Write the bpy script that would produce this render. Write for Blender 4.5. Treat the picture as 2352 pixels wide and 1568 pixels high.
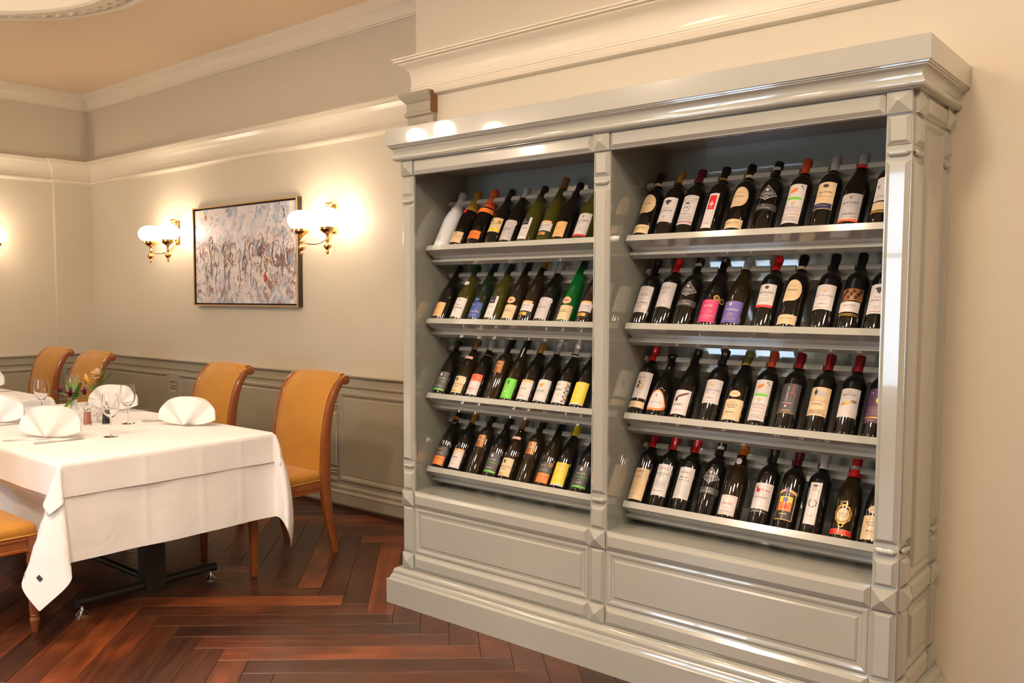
import bpy, bmesh, math, random
from mathutils import Vector, Matrix
random.seed(7)
PI = math.pi
for o in list(bpy.data.objects): bpy.data.objects.remove(o)
scene = bpy.context.scene
COL = scene.collection

# ------------------------------------------------------------ camera, world, light, exposure
cam_d = bpy.data.cameras.new('camera')
cam_d.sensor_fit = 'HORIZONTAL'; cam_d.sensor_width = 36.0
cam_d.lens = 2017.39/2352*36.0
cam_d.shift_x = 0.05507; cam_d.shift_y = 0.0129
cam_d.clip_start = 0.02
cam = bpy.data.objects.new('camera', cam_d); COL.objects.link(cam)
_f = Vector((-0.6629132, 0.74568855, -0.06704233)); _r = Vector((0.747365, 0.664413, 0.000104)); _u = Vector((-0.04462, 0.050036, 0.99775))
cam.matrix_world = Matrix(((_r.x,_u.x,-_f.x,2.81295),(_r.y,_u.y,-_f.y,-2.80796),(_r.z,_u.z,-_f.z,1.40564),(0,0,0,1)))
scene.camera = cam
vs = scene.view_settings
vs.view_transform = 'Standard'; vs.look = 'None'; vs.gamma = 1.0; vs.use_curve_mapping = False
EXPOSURE = 2.22
vs.exposure = EXPOSURE
world = bpy.data.worlds.new('daylight'); scene.world = world; world.use_nodes = True
bg = world.node_tree.nodes['Background']; bg.inputs[0].default_value = (0.62, 0.80, 1.0, 1); bg.inputs[1].default_value = 2.3
LAMP = (1.0, 0.80, 0.615)          # warm lamp light
GLOBE_STRENGTH = 4.7             # wall-lamp globes
FILL_STRENGTH = 34.0              # added ceiling fill lamps

# ------------------------------------------------------------ helpers
MATS = {}
def srgb(c):
    return tuple(((v/255)/12.92 if v/255 <= 0.04045 else ((v/255+0.055)/1.055)**2.4) for v in c)
def mat(name, col, rough=0.5, metal=0.0, coat=0.0, spec=0.5, trans=0.0, ior=1.5, emit=None, estr=0.0, sheen=0.0, bump=None, var=None):
    if name in MATS: return MATS[name]
    m = bpy.data.materials.new(name); m.use_nodes = True
    nt = m.node_tree; b = nt.nodes['Principled BSDF']
    b.inputs['Base Color'].default_value = (*col, 1); b.inputs['Roughness'].default_value = rough
    b.inputs['Metallic'].default_value = metal; b.inputs['Coat Weight'].default_value = coat
    b.inputs['Coat Roughness'].default_value = 0.03
    b.inputs['Specular IOR Level'].default_value = spec; b.inputs['Transmission Weight'].default_value = trans
    b.inputs['IOR'].default_value = ior; b.inputs['Sheen Weight'].default_value = sheen
    if emit: b.inputs['Emission Color'].default_value = (*emit, 1); b.inputs['Emission Strength'].default_value = estr
    if var:      # (scale, amount) soft procedural colour variation
        tc = nt.nodes.new('ShaderNodeTexCoord'); n = nt.nodes.new('ShaderNodeTexNoise'); n.inputs['Scale'].default_value = var[0]; n.inputs['Detail'].default_value = 3
        mx = nt.nodes.new('ShaderNodeMix'); mx.data_type = 'RGBA'; mx.blend_type = 'MIX'
        nt.links.new(tc.outputs['Object'], n.inputs['Vector']); nt.links.new(n.outputs['Fac'], mx.inputs[0])
        mx.inputs[6].default_value = (*[c*(1-var[1]) for c in col], 1); mx.inputs[7].default_value = (*[min(1, c*(1+var[1])) for c in col], 1)
        nt.links.new(mx.outputs[2], b.inputs['Base Color'])
    if bump:     # (scale, strength, distance)
        tc = nt.nodes.new('ShaderNodeTexCoord'); n = nt.nodes.new('ShaderNodeTexNoise'); n.inputs['Scale'].default_value = bump[0]; n.inputs['Detail'].default_value = 4
        bp = nt.nodes.new('ShaderNodeBump'); bp.inputs['Strength'].default_value = bump[1]; bp.inputs['Distance'].default_value = bump[2]
        nt.links.new(tc.outputs['Object'], n.inputs['Vector']); nt.links.new(n.outputs['Fac'], bp.inputs['Height']); nt.links.new(bp.outputs['Normal'], b.inputs['Normal'])
    MATS[name] = m
    return m

class MB:
    """collects vertices and faces of ONE mesh"""
    def __init__(s): s.v = []; s.f = []
    def add(s, v, f):
        n = len(s.v); s.v += [tuple(p) for p in v]; s.f += [tuple(i+n for i in q) for q in f]; return s
    def box(s, x0, x1, y0, y1, z0, z1):
        v = [(x0,y0,z0),(x1,y0,z0),(x1,y1,z0),(x0,y1,z0),(x0,y0,z1),(x1,y0,z1),(x1,y1,z1),(x0,y1,z1)]
        return s.add(v, [(0,3,2,1),(4,5,6,7),(0,1,5,4),(1,2,6,5),(2,3,7,6),(3,0,4,7)])
    def panel(s, o, u, v, n, w, h, rings, base=True):
        """nested rectangular rings on a plane: rings = [(inset, height), ...]; last ring capped"""
        o, u, v, n = Vector(o), Vector(u), Vector(v), Vector(n); vs_ = []; fs = []
        for (i, hh) in rings:
            for (a, b) in ((i,i),(w-i,i),(w-i,h-i),(i,h-i)): vs_.append(o+u*a+v*b+n*hh)
        for k in range(len(rings)-1):
            for j in range(4):
                fs.append((k*4+j, k*4+(j+1)%4, (k+1)*4+(j+1)%4, (k+1)*4+j))
        L = (len(rings)-1)*4; fs.append((L,L+1,L+2,L+3))
        return s.add(vs_, fs)
    def lathe(s, prof, seg=24, c=(0,0,0), cap0=True, cap1=True):
        v = []; f = []
        for (r, z) in prof:
            for k in range(seg):
                a = 2*PI*k/seg; v.append((c[0]+r*math.cos(a), c[1]+r*math.sin(a), c[2]+z))
        for i in range(len(prof)-1):
            for k in range(seg):
                f.append((i*seg+k, i*seg+(k+1)%seg, (i+1)*seg+(k+1)%seg, (i+1)*seg+k))
        if cap0: f.append(tuple(reversed(range(seg))))
        if cap1: f.append(tuple((len(prof)-1)*seg+k for k in range(seg)))
        return s.add(v, f)
    def tube(s, pts, r, seg=8, caps=True):
        pts = [Vector(p) for p in pts]; v = []; f = []
        rr = r if isinstance(r, (list, tuple)) else [r]*len(pts)
        up = Vector((0,0,1))
        for i, p in enumerate(pts):
            t = (pts[min(i+1,len(pts)-1)]-pts[max(i-1,0)]).normalized()
            a = t.cross(up)
            if a.length < 1e-3: a = t.cross(Vector((1,0,0)))
            a.normalize(); b = a.cross(t)
            for k in range(seg):
                w = 2*PI*k/seg; v.append(p+(a*math.cos(w)+b*math.sin(w))*rr[i])
        for i in range(len(pts)-1):
            for k in range(seg): f.append((i*seg+k, i*seg+(k+1)%seg, (i+1)*seg+(k+1)%seg, (i+1)*seg+k))
        if caps: f.append(tuple(reversed(range(seg)))); f.append(tuple((len(pts)-1)*seg+k for k in range(seg)))
        return s.add(v, f)
    def sweep(s, path, prof, closed=False):
        """mitred moulding: path = xy points, prof = closed polygon of (out, z); out is to the RIGHT of travel"""
        n = len(path); rings = []
        for i, p in enumerate(path):
            p = Vector((p[0], p[1]))
            a = Vector(path[i-1]) if (i > 0 or closed) else None; b = Vector(path[(i+1) % n]) if (i < n-1 or closed) else None
            d0 = (p-a).normalized() if a is not None else None; d1 = (b-p).normalized() if b is not None else None
            if d0 is None: d0 = d1
            if d1 is None: d1 = d0
            n0 = Vector((d0.y, -d0.x)); n1 = Vector((d1.y, -d1.x)); m = (n0+n1); m = m/ max(1e-6, m.dot(n0))
            rings.append([(p.x+m.x*o, p.y+m.y*o, z) for (o, z) in prof])
        k = len(prof); v = [q for r in rings for q in r]; f = []
        for i in range(n if closed else n-1):
            j = (i+1) % n
            for q in range(k): f.append((i*k+q, j*k+q, j*k+(q+1) % k, i*k+(q+1) % k))
        if not closed: f.append(tuple(range(k))); f.append(tuple(reversed([(n-1)*k+q for q in range(k)])))
        return s.add(v, f)
    def xform(s, M):
        s.v = [tuple(M @ Vector(p)) for p in s.v]; return s
    def mesh(s, name, smooth=False):
        me = bpy.data.meshes.new(name); me.from_pydata(s.v, [], s.f); me.update()
        bm = bmesh.new(); bm.from_mesh(me); bmesh.ops.recalc_face_normals(bm, faces=bm.faces); bm.to_mesh(me); bm.free()
        if smooth is True: me.shade_smooth()
        elif smooth:
            me.shade_smooth(); me.set_sharp_from_angle(angle=math.radians(smooth))
        return me
    def build(s, name, m, parent=None, smooth=False):
        return link(name, s.mesh(name, smooth), m, parent)

def link(name, me, m, parent=None):
    o = bpy.data.objects.new(name, me); COL.objects.link(o)
    if m is not None and not me.materials: me.materials.append(m)
    if parent is not None: o.parent = parent
    return o
def empty(name, loc=(0,0,0), rz=0.0, parent=None):
    o = bpy.data.objects.new(name, None); COL.objects.link(o); o.location = loc; o.rotation_euler = (0,0,rz); o.empty_display_size = 0.05
    if parent is not None: o.parent = parent
    return o
def tag(o, label=None, cat=None, group=None, kind=None):
    if label: o['label'] = label
    if cat: o['category'] = cat
    if group: o['group'] = group
    if kind: o['kind'] = kind
    return o
def copy_tree(o, parent=None):
    c = o.copy(); COL.objects.link(c)
    if parent is not None: c.parent = parent
    for ch in list(o.children): copy_tree(ch, c)
    return c
def bez(p0, p1, p2, p3, n=10):
    out = []
    for i in range(n+1):
        t = i/n; a = (1-t)**3; b = 3*(1-t)**2*t; c = 3*(1-t)*t*t; d = t**3
        out.append(tuple(a*p0[k]+b*p1[k]+c*p2[k]+d*p3[k] for k in range(len(p0))))
    return out
def smoothpath(pts, n=6):
    """Catmull-Rom through points"""
    out = []
    P = [pts[0]]+list(pts)+[pts[-1]]
    for i in range(1, len(P)-2):
        for j in range(n):
            t = j/n
            out.append(tuple(0.5*((2*P[i][k])+(-P[i-1][k]+P[i+1][k])*t+(2*P[i-1][k]-5*P[i][k]+4*P[i+1][k]-P[i+2][k])*t*t+(-P[i-1][k]+3*P[i][k]-3*P[i+1][k]+P[i+2][k])*t**3) for k in range(len(pts[0]))))
    out.append(tuple(pts[-1]))
    return out

# ------------------------------------------------------------ materials
WALL = mat('wall_paint', (0.60, 0.535, 0.41), 0.55, bump=(60, 0.03, 0.002))
CEIL = mat('ceiling_paint', (0.68, 0.53, 0.355), 0.6)
TRIM = mat('trim_paint', (0.73, 0.655, 0.52), 0.35, coat=0.1)
DOME = mat('dome_paint', (0.86, 0.84, 0.80), 0.6)
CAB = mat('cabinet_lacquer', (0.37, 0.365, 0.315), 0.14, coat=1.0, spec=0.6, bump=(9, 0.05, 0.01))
CABIN = mat('cabinet_lacquer_shaded', (0.29, 0.30, 0.265), 0.07, coat=1.0, spec=0.7, bump=(9, 0.03, 0.01))  # same lacquer, darkened for the shade inside the bays
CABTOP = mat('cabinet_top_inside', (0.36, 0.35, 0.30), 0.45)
REARWALL = mat('rear_wall_low_bounce', (0.33, 0.28, 0.21), 0.5)  # unseen walls darkened to cut bounce light under the shelves
WAIN = mat('wainscot_lacquer', (0.375, 0.335, 0.25), 0.17, coat=0.5, spec=0.55, bump=(7, 0.05, 0.01))
RAW = mat('raw_wood', (0.24, 0.10, 0.04), 0.5)
DARKWOOD = mat('dark_skirting_wood', (0.05, 0.022, 0.014), 0.3)
BRASS = mat('polished_brass', (0.83, 0.50, 0.20), 0.16, metal=1.0)
GLOBE = mat('opal_globe', (0.9, 0.87, 0.8), 0.3, emit=LAMP, estr=GLOBE_STRENGTH)
DOME_FILL = mat('dome_fill_glass', (0.9, 0.87, 0.8), 0.3, emit=LAMP, estr=7.5)
SPOT = mat('downlight_lens', (0.9, 0.87, 0.8), 0.3, emit=LAMP, estr=40.0)
CAN = mat('white_lamp_can', (0.75, 0.72, 0.66), 0.4)
DIFF = mat('fill_lamp_diffuser', (0.9, 0.87, 0.8), 0.4, emit=LAMP, estr=FILL_STRENGTH)
LINEN = mat('white_linen', (0.83, 0.82, 0.815), 0.75, sheen=0.3, bump=(7, 0.35, 0.012))
LINEN2 = mat('white_linen_under', (0.83, 0.82, 0.815), 0.75, sheen=0.3, bump=(8, 0.45, 0.014))
NAPK = mat('napkin_linen', (0.80, 0.785, 0.77), 0.75, sheen=0.3, bump=(350, 0.08, 0.0008))
VELVET = mat('gold_velvet', (0.46, 0.200, 0.011), 0.7, sheen=0.25, var=(14, 0.13), bump=(400, 0.1, 0.0008))
PIPING = mat('gold_piping', (0.55, 0.26, 0.04), 0.6)
CHERRY = mat('cherry_wood', (0.27, 0.080, 0.020), 0.2, coat=0.5, var=(22, 0.25))
IRON = mat('black_iron', (0.016, 0.014, 0.013), 0.38, spec=0.5)
STEEL = mat('steel', (0.65, 0.62, 0.58), 0.2, metal=1.0)
GLASS = mat('clear_glass', (1, 1, 1), 0.0, trans=1.0, ior=1.45)
PORCE = mat('white_porcelain', (0.82, 0.80, 0.77), 0.2, coat=0.4)
def plank_mat():
    m = bpy.data.materials.new('oak_plank'); m.use_nodes = True; nt = m.node_tree; L = nt.links.new; N = nt.nodes.new
    b = nt.nodes['Principled BSDF']
    oi = N('ShaderNodeObjectInfo'); ge = N('ShaderNodeNewGeometry'); tc = N('ShaderNodeTexCoord')
    rnd = N('ShaderNodeMath'); rnd.operation = 'ADD'; L(oi.outputs['Random'], rnd.inputs[0]); L(ge.outputs['Random Per Island'], rnd.inputs[1])
    fr = N('ShaderNodeMath'); fr.operation = 'FRACT'; L(rnd.outputs[0], fr.inputs[0])
    mp = N('ShaderNodeMapping'); mp.inputs['Scale'].default_value = (2.2, 26, 26)
    off = N('ShaderNodeVectorMath'); off.operation = 'ADD'; sc = N('ShaderNodeMath'); sc.operation = 'MULTIPLY'; sc.inputs[1].default_value = 37.0; L(fr.outputs[0], sc.inputs[0])
    L(tc.outputs['Object'], off.inputs[0]); L(sc.outputs[0], off.inputs[1]); L(off.outputs[0], mp.inputs['Vector'])
    g = N('ShaderNodeTexNoise'); g.inputs['Scale'].default_value = 1.0; g.inputs['Detail'].default_value = 6; g.inputs['Distortion'].default_value = 0.9; L(mp.outputs[0], g.inputs['Vector'])
    mp2 = N('ShaderNodeMapping'); mp2.inputs['Scale'].default_value = (3.2, 7, 7); L(off.outputs[0], mp2.inputs['Vector'])
    n2 = N('ShaderNodeTexNoise'); n2.inputs['Scale'].default_value = 1.0; n2.inputs['Detail'].default_value = 3; L(mp2.outputs[0], n2.inputs['Vector'])
    r1 = N('ShaderNodeValToRGB'); r1.color_ramp.elements[0].position = 0.0; r1.color_ramp.elements[0].color = (0.032, 0.013, 0.008, 1); r1.color_ramp.elements[1].position = 1.0; r1.color_ramp.elements[1].color = (0.30, 0.075, 0.020, 1)
    e = r1.color_ramp.elements.new(0.55); e.color = (0.098, 0.028, 0.011, 1)
    ad = N('ShaderNodeMath'); ad.operation = 'MULTIPLY_ADD'; ad.inputs[1].default_value = 0.9; L(n2.outputs['Fac'], ad.inputs[0])
    sh = N('ShaderNodeMath'); sh.operation = 'MULTIPLY_ADD'; sh.inputs[1].default_value = 0.62; sh.inputs[2].default_value = -0.28; L(fr.outputs[0], sh.inputs[0]); L(sh.outputs[0], ad.inputs[2]); L(ad.outputs[0], r1.inputs['Fac'])
    mx = N('ShaderNodeMix'); mx.data_type = 'RGBA'; mx.blend_type = 'MULTIPLY'; mx.inputs[0].default_value = 0.55
    r2 = N('ShaderNodeValToRGB'); r2.color_ramp.elements[0].position = 0.36; r2.color_ramp.elements[0].color = (0.35, 0.30, 0.28, 1); r2.color_ramp.elements[1].position = 0.62; r2.color_ramp.elements[1].color = (1, 1, 1, 1); L(g.outputs['Fac'], r2.inputs['Fac'])
    L(r1.outputs[0], mx.inputs[6]); L(r2.outputs[0], mx.inputs[7]); L(mx.outputs[2], b.inputs['Base Color'])
    rr = N('ShaderNodeMapRange'); rr.inputs['To Min'].default_value = 0.24; rr.inputs['To Max'].default_value = 0.42; L(g.outputs['Fac'], rr.inputs['Value']); L(rr.outputs[0], b.inputs['Roughness'])
    bp = N('ShaderNodeBump'); bp.inputs['Strength'].default_value = 0.12; bp.inputs['Distance'].default_value = 0.002; L(g.outputs['Fac'], bp.inputs['Height']); L(bp.outputs[0], b.inputs['Normal'])
    return m
PLANK = plank_mat()
JOINT = mat('floor_joint', (0.085, 0.04, 0.024), 0.6)

# ------------------------------------------------------------ the room shell
RX0, RX1, RY0, YP, YW, CZ = -5.02, 4.6, -6.0, 1.0, 0.433, 3.18
WX = -0.336                                  # free end of the wall behind the cabinet
fl = MB().box(RX0-0.1, RX1+0.1, RY0-0.1, YP+0.1, -0.12, -0.012).build('floor', JOINT); tag(fl, 'dark oak herringbone floor', kind='structure')

# herringbone planks, axis turned 1.95 degrees against the cabinet
pw, pl = 0.121, 1.02
ang = math.radians(45-1.95); e1 = Vector((math.cos(ang), math.sin(ang))); e2 = Vector((math.sin(ang), -math.cos(ang)))
A0, B0 = -1.0627, 0.160
def clip(poly, nx, ny, c):
    out = []
    for i in range(len(poly)):
        p, q = poly[i], poly[(i+1) % len(poly)]; dp = nx*p[0]+ny*p[1]-c; dq = nx*q[0]+ny*q[1]-c
        if dp <= 0: out.append(p)
        if (dp < 0 < dq) or (dq < 0 < dp):
            t = dp/(dp-dq); out.append((p[0]+(q[0]-p[0])*t, p[1]+(q[1]-p[1])*t))
    return out
def plank_mesh(poly):
    """bevelled plank from a local polygon (x along the plank)"""
    n = len(poly); cx = sum(p[0] for p in poly)/n; cy = sum(p[1] for p in poly)/n
    def inset(p, d):
        v = Vector((cx-p[0], cy-p[1])); s = (math.copysign(min(d, abs(v.x)*.5), v.x), math.copysign(min(d, abs(v.y)*.5), v.y)); return (p[0]+s[0], p[1]+s[1])
    v = [(*inset(p, 0.0007), -0.0115) for p in poly]+[(*inset(p, 0.0007), -0.0012) for p in poly]+[(*inset(p, 0.0022), 0.0) for p in poly]
    f = []
    for r in (0, 1):
        for i in range(n): f.append((r*n+i, r*n+(i+1) % n, (r+1)*n+(i+1) % n, (r+1)*n+i))
    f.append(tuple(2*n+i for i in range(n)))
    m = MB(); m.v = v; m.f = f; return m
full = plank_mesh([(0,0),(pl,0),(pl,pw),(0,pw)]).mesh('plank'); full.materials.append(PLANK)
cands = []
for k in range(-70, 70):
    for m_ in range(-9, 10):
        a = A0+k*pw+m_*pl; b = B0+k*pw-m_*pl
        cands.append((a, b, 0)); cands.append((a-pw, b, 1))
cv = Vector((2.813, -2.808)); fw = Vector((-0.6644, 0.7474)); rt = Vector((0.7474, 0.6644))
items = []
for (a, b, typ) in cands:
    if typ == 0: org = e1*a+e2*b; dx, dy = e1, e2          # local x along e1, local y along e2
    else: org = e1*a+e2*b; dx, dy = e2, e1
    W_ = lambda p: (org.x+dx.x*p[0]+dy.x*p[1], org.y+dx.y*p[0]+dy.y*p[1])
    loc = [(0,0),(pl,0),(pl,pw),(0,pw)]; wp = [W_(p) for p in loc]
    if all(p[0] < RX0 for p in wp) or all(p[0] > RX1 for p in wp) or all(p[1] < RY0 for p in wp) or all(p[1] > YP for p in wp): continue
    if all(p[0] > WX and p[1] > YW for p in wp): continue
    inside = all(RX0 <= p[0] <= RX1 and RY0 <= p[1] <= YP for p in wp)
    if not inside:
        poly = wp
        for (nx, ny, c) in ((1,0,RX1),(-1,0,-RX0),(0,1,YP),(0,-1,-RY0)): poly = clip(poly, nx, ny, c)
        if len(poly) < 3: continue
        loc = [((p[0]-org.x)*dx.x+(p[1]-org.y)*dx.y, (p[0]-org.x)*dy.x+(p[1]-org.y)*dy.y) for p in poly]
        xs = [p[0] for p in loc]; ys = [p[1] for p in loc]
        if (max(xs)-min(xs)) < .02 or (max(ys)-min(ys)) < .02: continue
    c = Vector((sum(p[0] for p in wp)/4, sum(p[1] for p in wp)/4)); d = c-cv; z = d.dot(fw); x = d.dot(rt)
    score = math.hypot(d.x, d.y)
    inview = z > 0.9 and -0.95 < x/z < 0.85 and c.y < 1.1 and c.x > -5.2
    if c.x > 0.25 and c.y > 0.05: inview = False
    items.append((0 if inview else 1, score, org, dx, dy, loc, inside))
items.sort(key=lambda t: (t[0], t[1]))
rest = MB()
for i, (nv, sc_, org, dx, dy, loc, inside) in enumerate(items):
    M = Matrix(((dx.x, dy.x, 0, org.x), (dx.y, dy.y, 0, org.y), (0, 0, 1, 0.0), (0, 0, 0, 1)))
    if nv == 0 and i < 295:
        if inside: me = full
        else: me = plank_mesh(loc).mesh('plank'); me.materials.append(PLANK)
        o = link('plank', me, None, fl); o.matrix_basis = M
    else:
        q = plank_mesh(loc); q.xform(M); rest.add(q.v, q.f)
ro = rest.build('plank_field', PLANK, fl); ro['kind'] = 'stuff'

# walls
w = MB().box(RX0-0.2, WX, YP, YP+0.15, 0, CZ+0.35).build('wall_back', WALL); tag(w, 'cream painted wall carrying the painting and wall lamps', kind='structure')
w = MB().box(WX, RX1+0.15, YW, YP+0.15, 0, CZ+0.35).build('wall_right', WALL); tag(w, 'cream painted wall behind the wine cabinet', kind='structure')
m = MB().box(RX0-0.2, RX0, RY0-.15, YP, 0, CZ+0.35); m.box(RX0, -4.98, 0.665, YP, 0, 2.59)
w = m.build('wall_left', WALL); tag(w, 'cream end wall with a shallow corner pier', kind='structure')
w = MB().box(RX1, RX1+0.15, RY0-.15, YW, 0, CZ+0.35).build('wall_side', REARWALL); tag(w, kind='structure')
# rear wall with two tall windows (behind the camera, lights and mirrors in the lacquer)
m = MB(); holes = [(-1.9, -0.68, .35, 1.86), (0.2, .85, .5, 2.6)]
xs = [RX0-0.2]+[v for h in holes for v in h[:2]]+[RX1+0.15]
for i in range(0, len(xs), 2): m.box(xs[i], xs[i+1], RY0-.15, RY0, 0, CZ+0.35)
for h in holes: m.box(h[0], h[1], RY0-.15, RY0, 0, h[2]); m.box(h[0], h[1], RY0-.15, RY0, h[3], CZ+0.35)
w = m.build('wall_rear', REARWALL); tag(w, kind='structure')
for i, h in enumerate(holes):
    zs0, zs1 = h[2], h[3]
    wd = empty('window_%d' % (i+1), ((h[0]+h[1])/2, RY0-0.07, zs0)); tag(wd, kind='structure')
    hw = (h[1]-h[0])/2; hh = zs1-zs0; m = MB()
    m.box(-hw, -hw+.06, -.03, .03, 0, hh); m.box(hw-.06, hw, -.03, .03, 0, hh); m.box(-hw+.06, hw-.06, -.03, .03, 0, .06); m.box(-hw+.06, hw-.06, -.03, .03, hh-.06, hh)
    m.box(-.03, .03, -.03, .03, .06, hh-.06); m.box(-hw+.06, -.03, -.02, .02, hh*.6, hh*.6+.04); m.box(.03, hw-.06, -.02, .02, hh*.6, hh*.6+.04)
    m.build('window_frame', TRIM, wd)
    MB().box(-hw-.03, hw+.03, .07, .16, -.04, 0).build('window_sill', TRIM, wd)

# ceiling with a round opening for the dome
MC, MR = (-2.2, -1.25), 0.98
cx0, cx1, cy0, cy1 = RX0-0.2, RX1+0.15, RY0-0.15, YP+0.15
seg = 96; m = MB(); vin = []; vout = []
for k in range(seg):
    a = 2*PI*k/seg; c, s = math.cos(a), math.sin(a); vin.append((MC[0]+(MR+.03)*c, MC[1]+(MR+.03)*s, CZ))
    t = min(((cx1-MC[0])/c if c > 1e-9 else 1e9), ((cx0-MC[0])/c if c < -1e-9 else 1e9), ((cy1-MC[1])/s if s > 1e-9 else 1e9), ((cy0-MC[1])/s if s < -1e-9 else 1e9))
    vout.append((MC[0]+t*c, MC[1]+t*s, CZ))
m.add(vin+vout, [(k, (k+1) % seg, seg+(k+1) % seg, seg+k) for k in range(seg)])
for (X, Y) in ((cx0,cy0),(cx1,cy0),(cx1,cy1),(cx0,cy1)):      # corner fill
    a = math.atan2(Y-MC[1], X-MC[0]); k = int(math.floor((a % (2*PI))/(2*PI/seg)))
    m.add([vout[k], (X, Y, CZ), vout[(k+1) % seg]], [(0,1,2)])
ce = m.build('ceiling', CEIL); tag(ce, 'warm cream ceiling with a round moulded dome', kind='structure')
MB().box(cx0, cx1, cy0, cy1, CZ+.34, CZ+.36).build('ceiling_slab', CEIL, ce)
prof = [(MR+.03, 0.0), (MR+.03, .06), (MR-.1, .13), (MR-.35, .2), (MR-.7, .24), (0.02, .25)]
MB().lathe(prof, 96, (MC[0], MC[1], CZ), False, True).build('dome', DOME, ce, smooth=True)
ring = [(MR, .03), (MR, -.045), (MR+.012, -.058), (MR+.05, -.062), (MR+.072, -.055), (MR+.078, -.042), (MR+.10, -.040), (MR+.155, -.034), (MR+.16, -.046), (MR+.19, -.046), (MR+.20, -.034), (MR+.232, -.028), (MR+.245, -.012), (MR+.25, 0.0), (MR+.25, .003)]
rg = MB().lathe(ring, 128, (MC[0], MC[1], CZ), False, False).build('medallion_ring', TRIM, ce, smooth=40)
orn = MB()
for i in range(7):
    pass
lm = MB().add([(0,-.035,0),(.05,-.03,0),(.056,.0,0),(.05,.03,0),(0,.035,0),(.004,-.02,-.008),(.04,-.012,-.011),(.04,.016,-.011),(.004,.02,-.006)], [(0,1,6,5),(1,2,6),(2,7,6),(2,3,7),(3,4,8,7),(4,0,5,8),(5,6,7,8)]).mesh('leaf_ornament', 30); lm.materials.append(TRIM)
for k in range(72):
    a = 2*PI*k/72
    o = link('leaf_ornament', lm, None, rg); o.matrix_basis = Matrix.Translation((MC[0]+(MR+.098)*math.cos(a), MC[1]+(MR+.098)*math.sin(a), CZ-.037)) @ Matrix.Rotation(a, 4, 'Z')

# cornice under the ceiling and the broad picture rail
corn = [(0, CZ-.125), (.012, CZ-.125), (.014, CZ-.115), (.022, CZ-.112), (.024, CZ-.10), (.03, CZ-.075), (.045, CZ-.055), (.07, CZ-.045), (.072, CZ-.035), (.082, CZ-.033), (.085, CZ-.015), (.098, CZ-.012), (.10, CZ), (0, CZ)]
rail = [(0, 2.393), (.012, 2.395), (.026, 2.402), (.030, 2.414), (.024, 2.428), (.016, 2.433), (.016, 2.440), (.020, 2.441), (.020, 2.452), (.016, 2.455), (.018, 2.500), (.024, 2.525), (.038, 2.545), (.060, 2.558), (.064, 2.562), (.064, 2.568), (.080, 2.570), (.080, 2.578), (.088, 2.580), (.088, 2.588), (0, 2.592)]
# travel so that the room lies to the RIGHT
pathL = [(RX0, RY0), (RX0, 0.665), (-4.98, 0.665), (-4.98, YP), (WX, YP)]
t = MB().sweep([(RX0, RY0), (RX0, YP), (WX, YP)], corn).build('trim_1', TRIM, smooth=25); tag(t, 'stepped cream cornice under the ceiling', kind='structure')
t = MB().sweep([(WX, YP), (WX, YW), (RX1, YW)], corn).build('trim_2', TRIM, smooth=25); tag(t, kind='structure')
t = MB().sweep(pathL, rail).build('trim_3', TRIM, smooth=25); tag(t, 'broad coved picture rail around the dining corner', kind='structure')
t = MB().sweep([(WX, YP), (WX, YW), (RX1, YW)], rail).build('trim_4', TRIM, smooth=25); tag(t, 'broad coved rail on the wall above the cabinet', kind='structure')

# lacquered pilaster at the free end of the wall
pil = empty('trim_5', (0, 0, 0)); tag(pil, 'taupe lacquered pilaster above the cabinet end of the wall', kind='structure')
px0, px1 = -0.366, -0.191
MB().box(px0, px1, YW-.03, YW, 0, 2.31).build('pilaster_shaft', WAIN, pil)
m = MB().panel((px0+.018, YW-.03, .9), (1,0,0), (0,0,1), (0,-1,0), px1-px0-.036, 1.375, [(0,.0),(.004,.004),(.012,.004),(.016,-.002),(.022,-.002),(.03,.003)]); m.build('pilaster_panel', WAIN, pil)
cap = [(0, 2.300), (.006, 2.300), (.012, 2.306), (.012, 2.318), (.004, 2.324), (.004, 2.366), (.010, 2.372), (.022, 2.385), (.034, 2.403), (.036, 2.415), (0, 2.415)]
MB().sweep([(px0, YW), (px0, YW-.03), (px1, YW-.03)], cap).build('capital', WAIN, pil, smooth=25)
MB().box(px1, px1+.003, YW-.05, YW, 2.31, 2.414).build('capital_end', RAW, pil)

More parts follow.
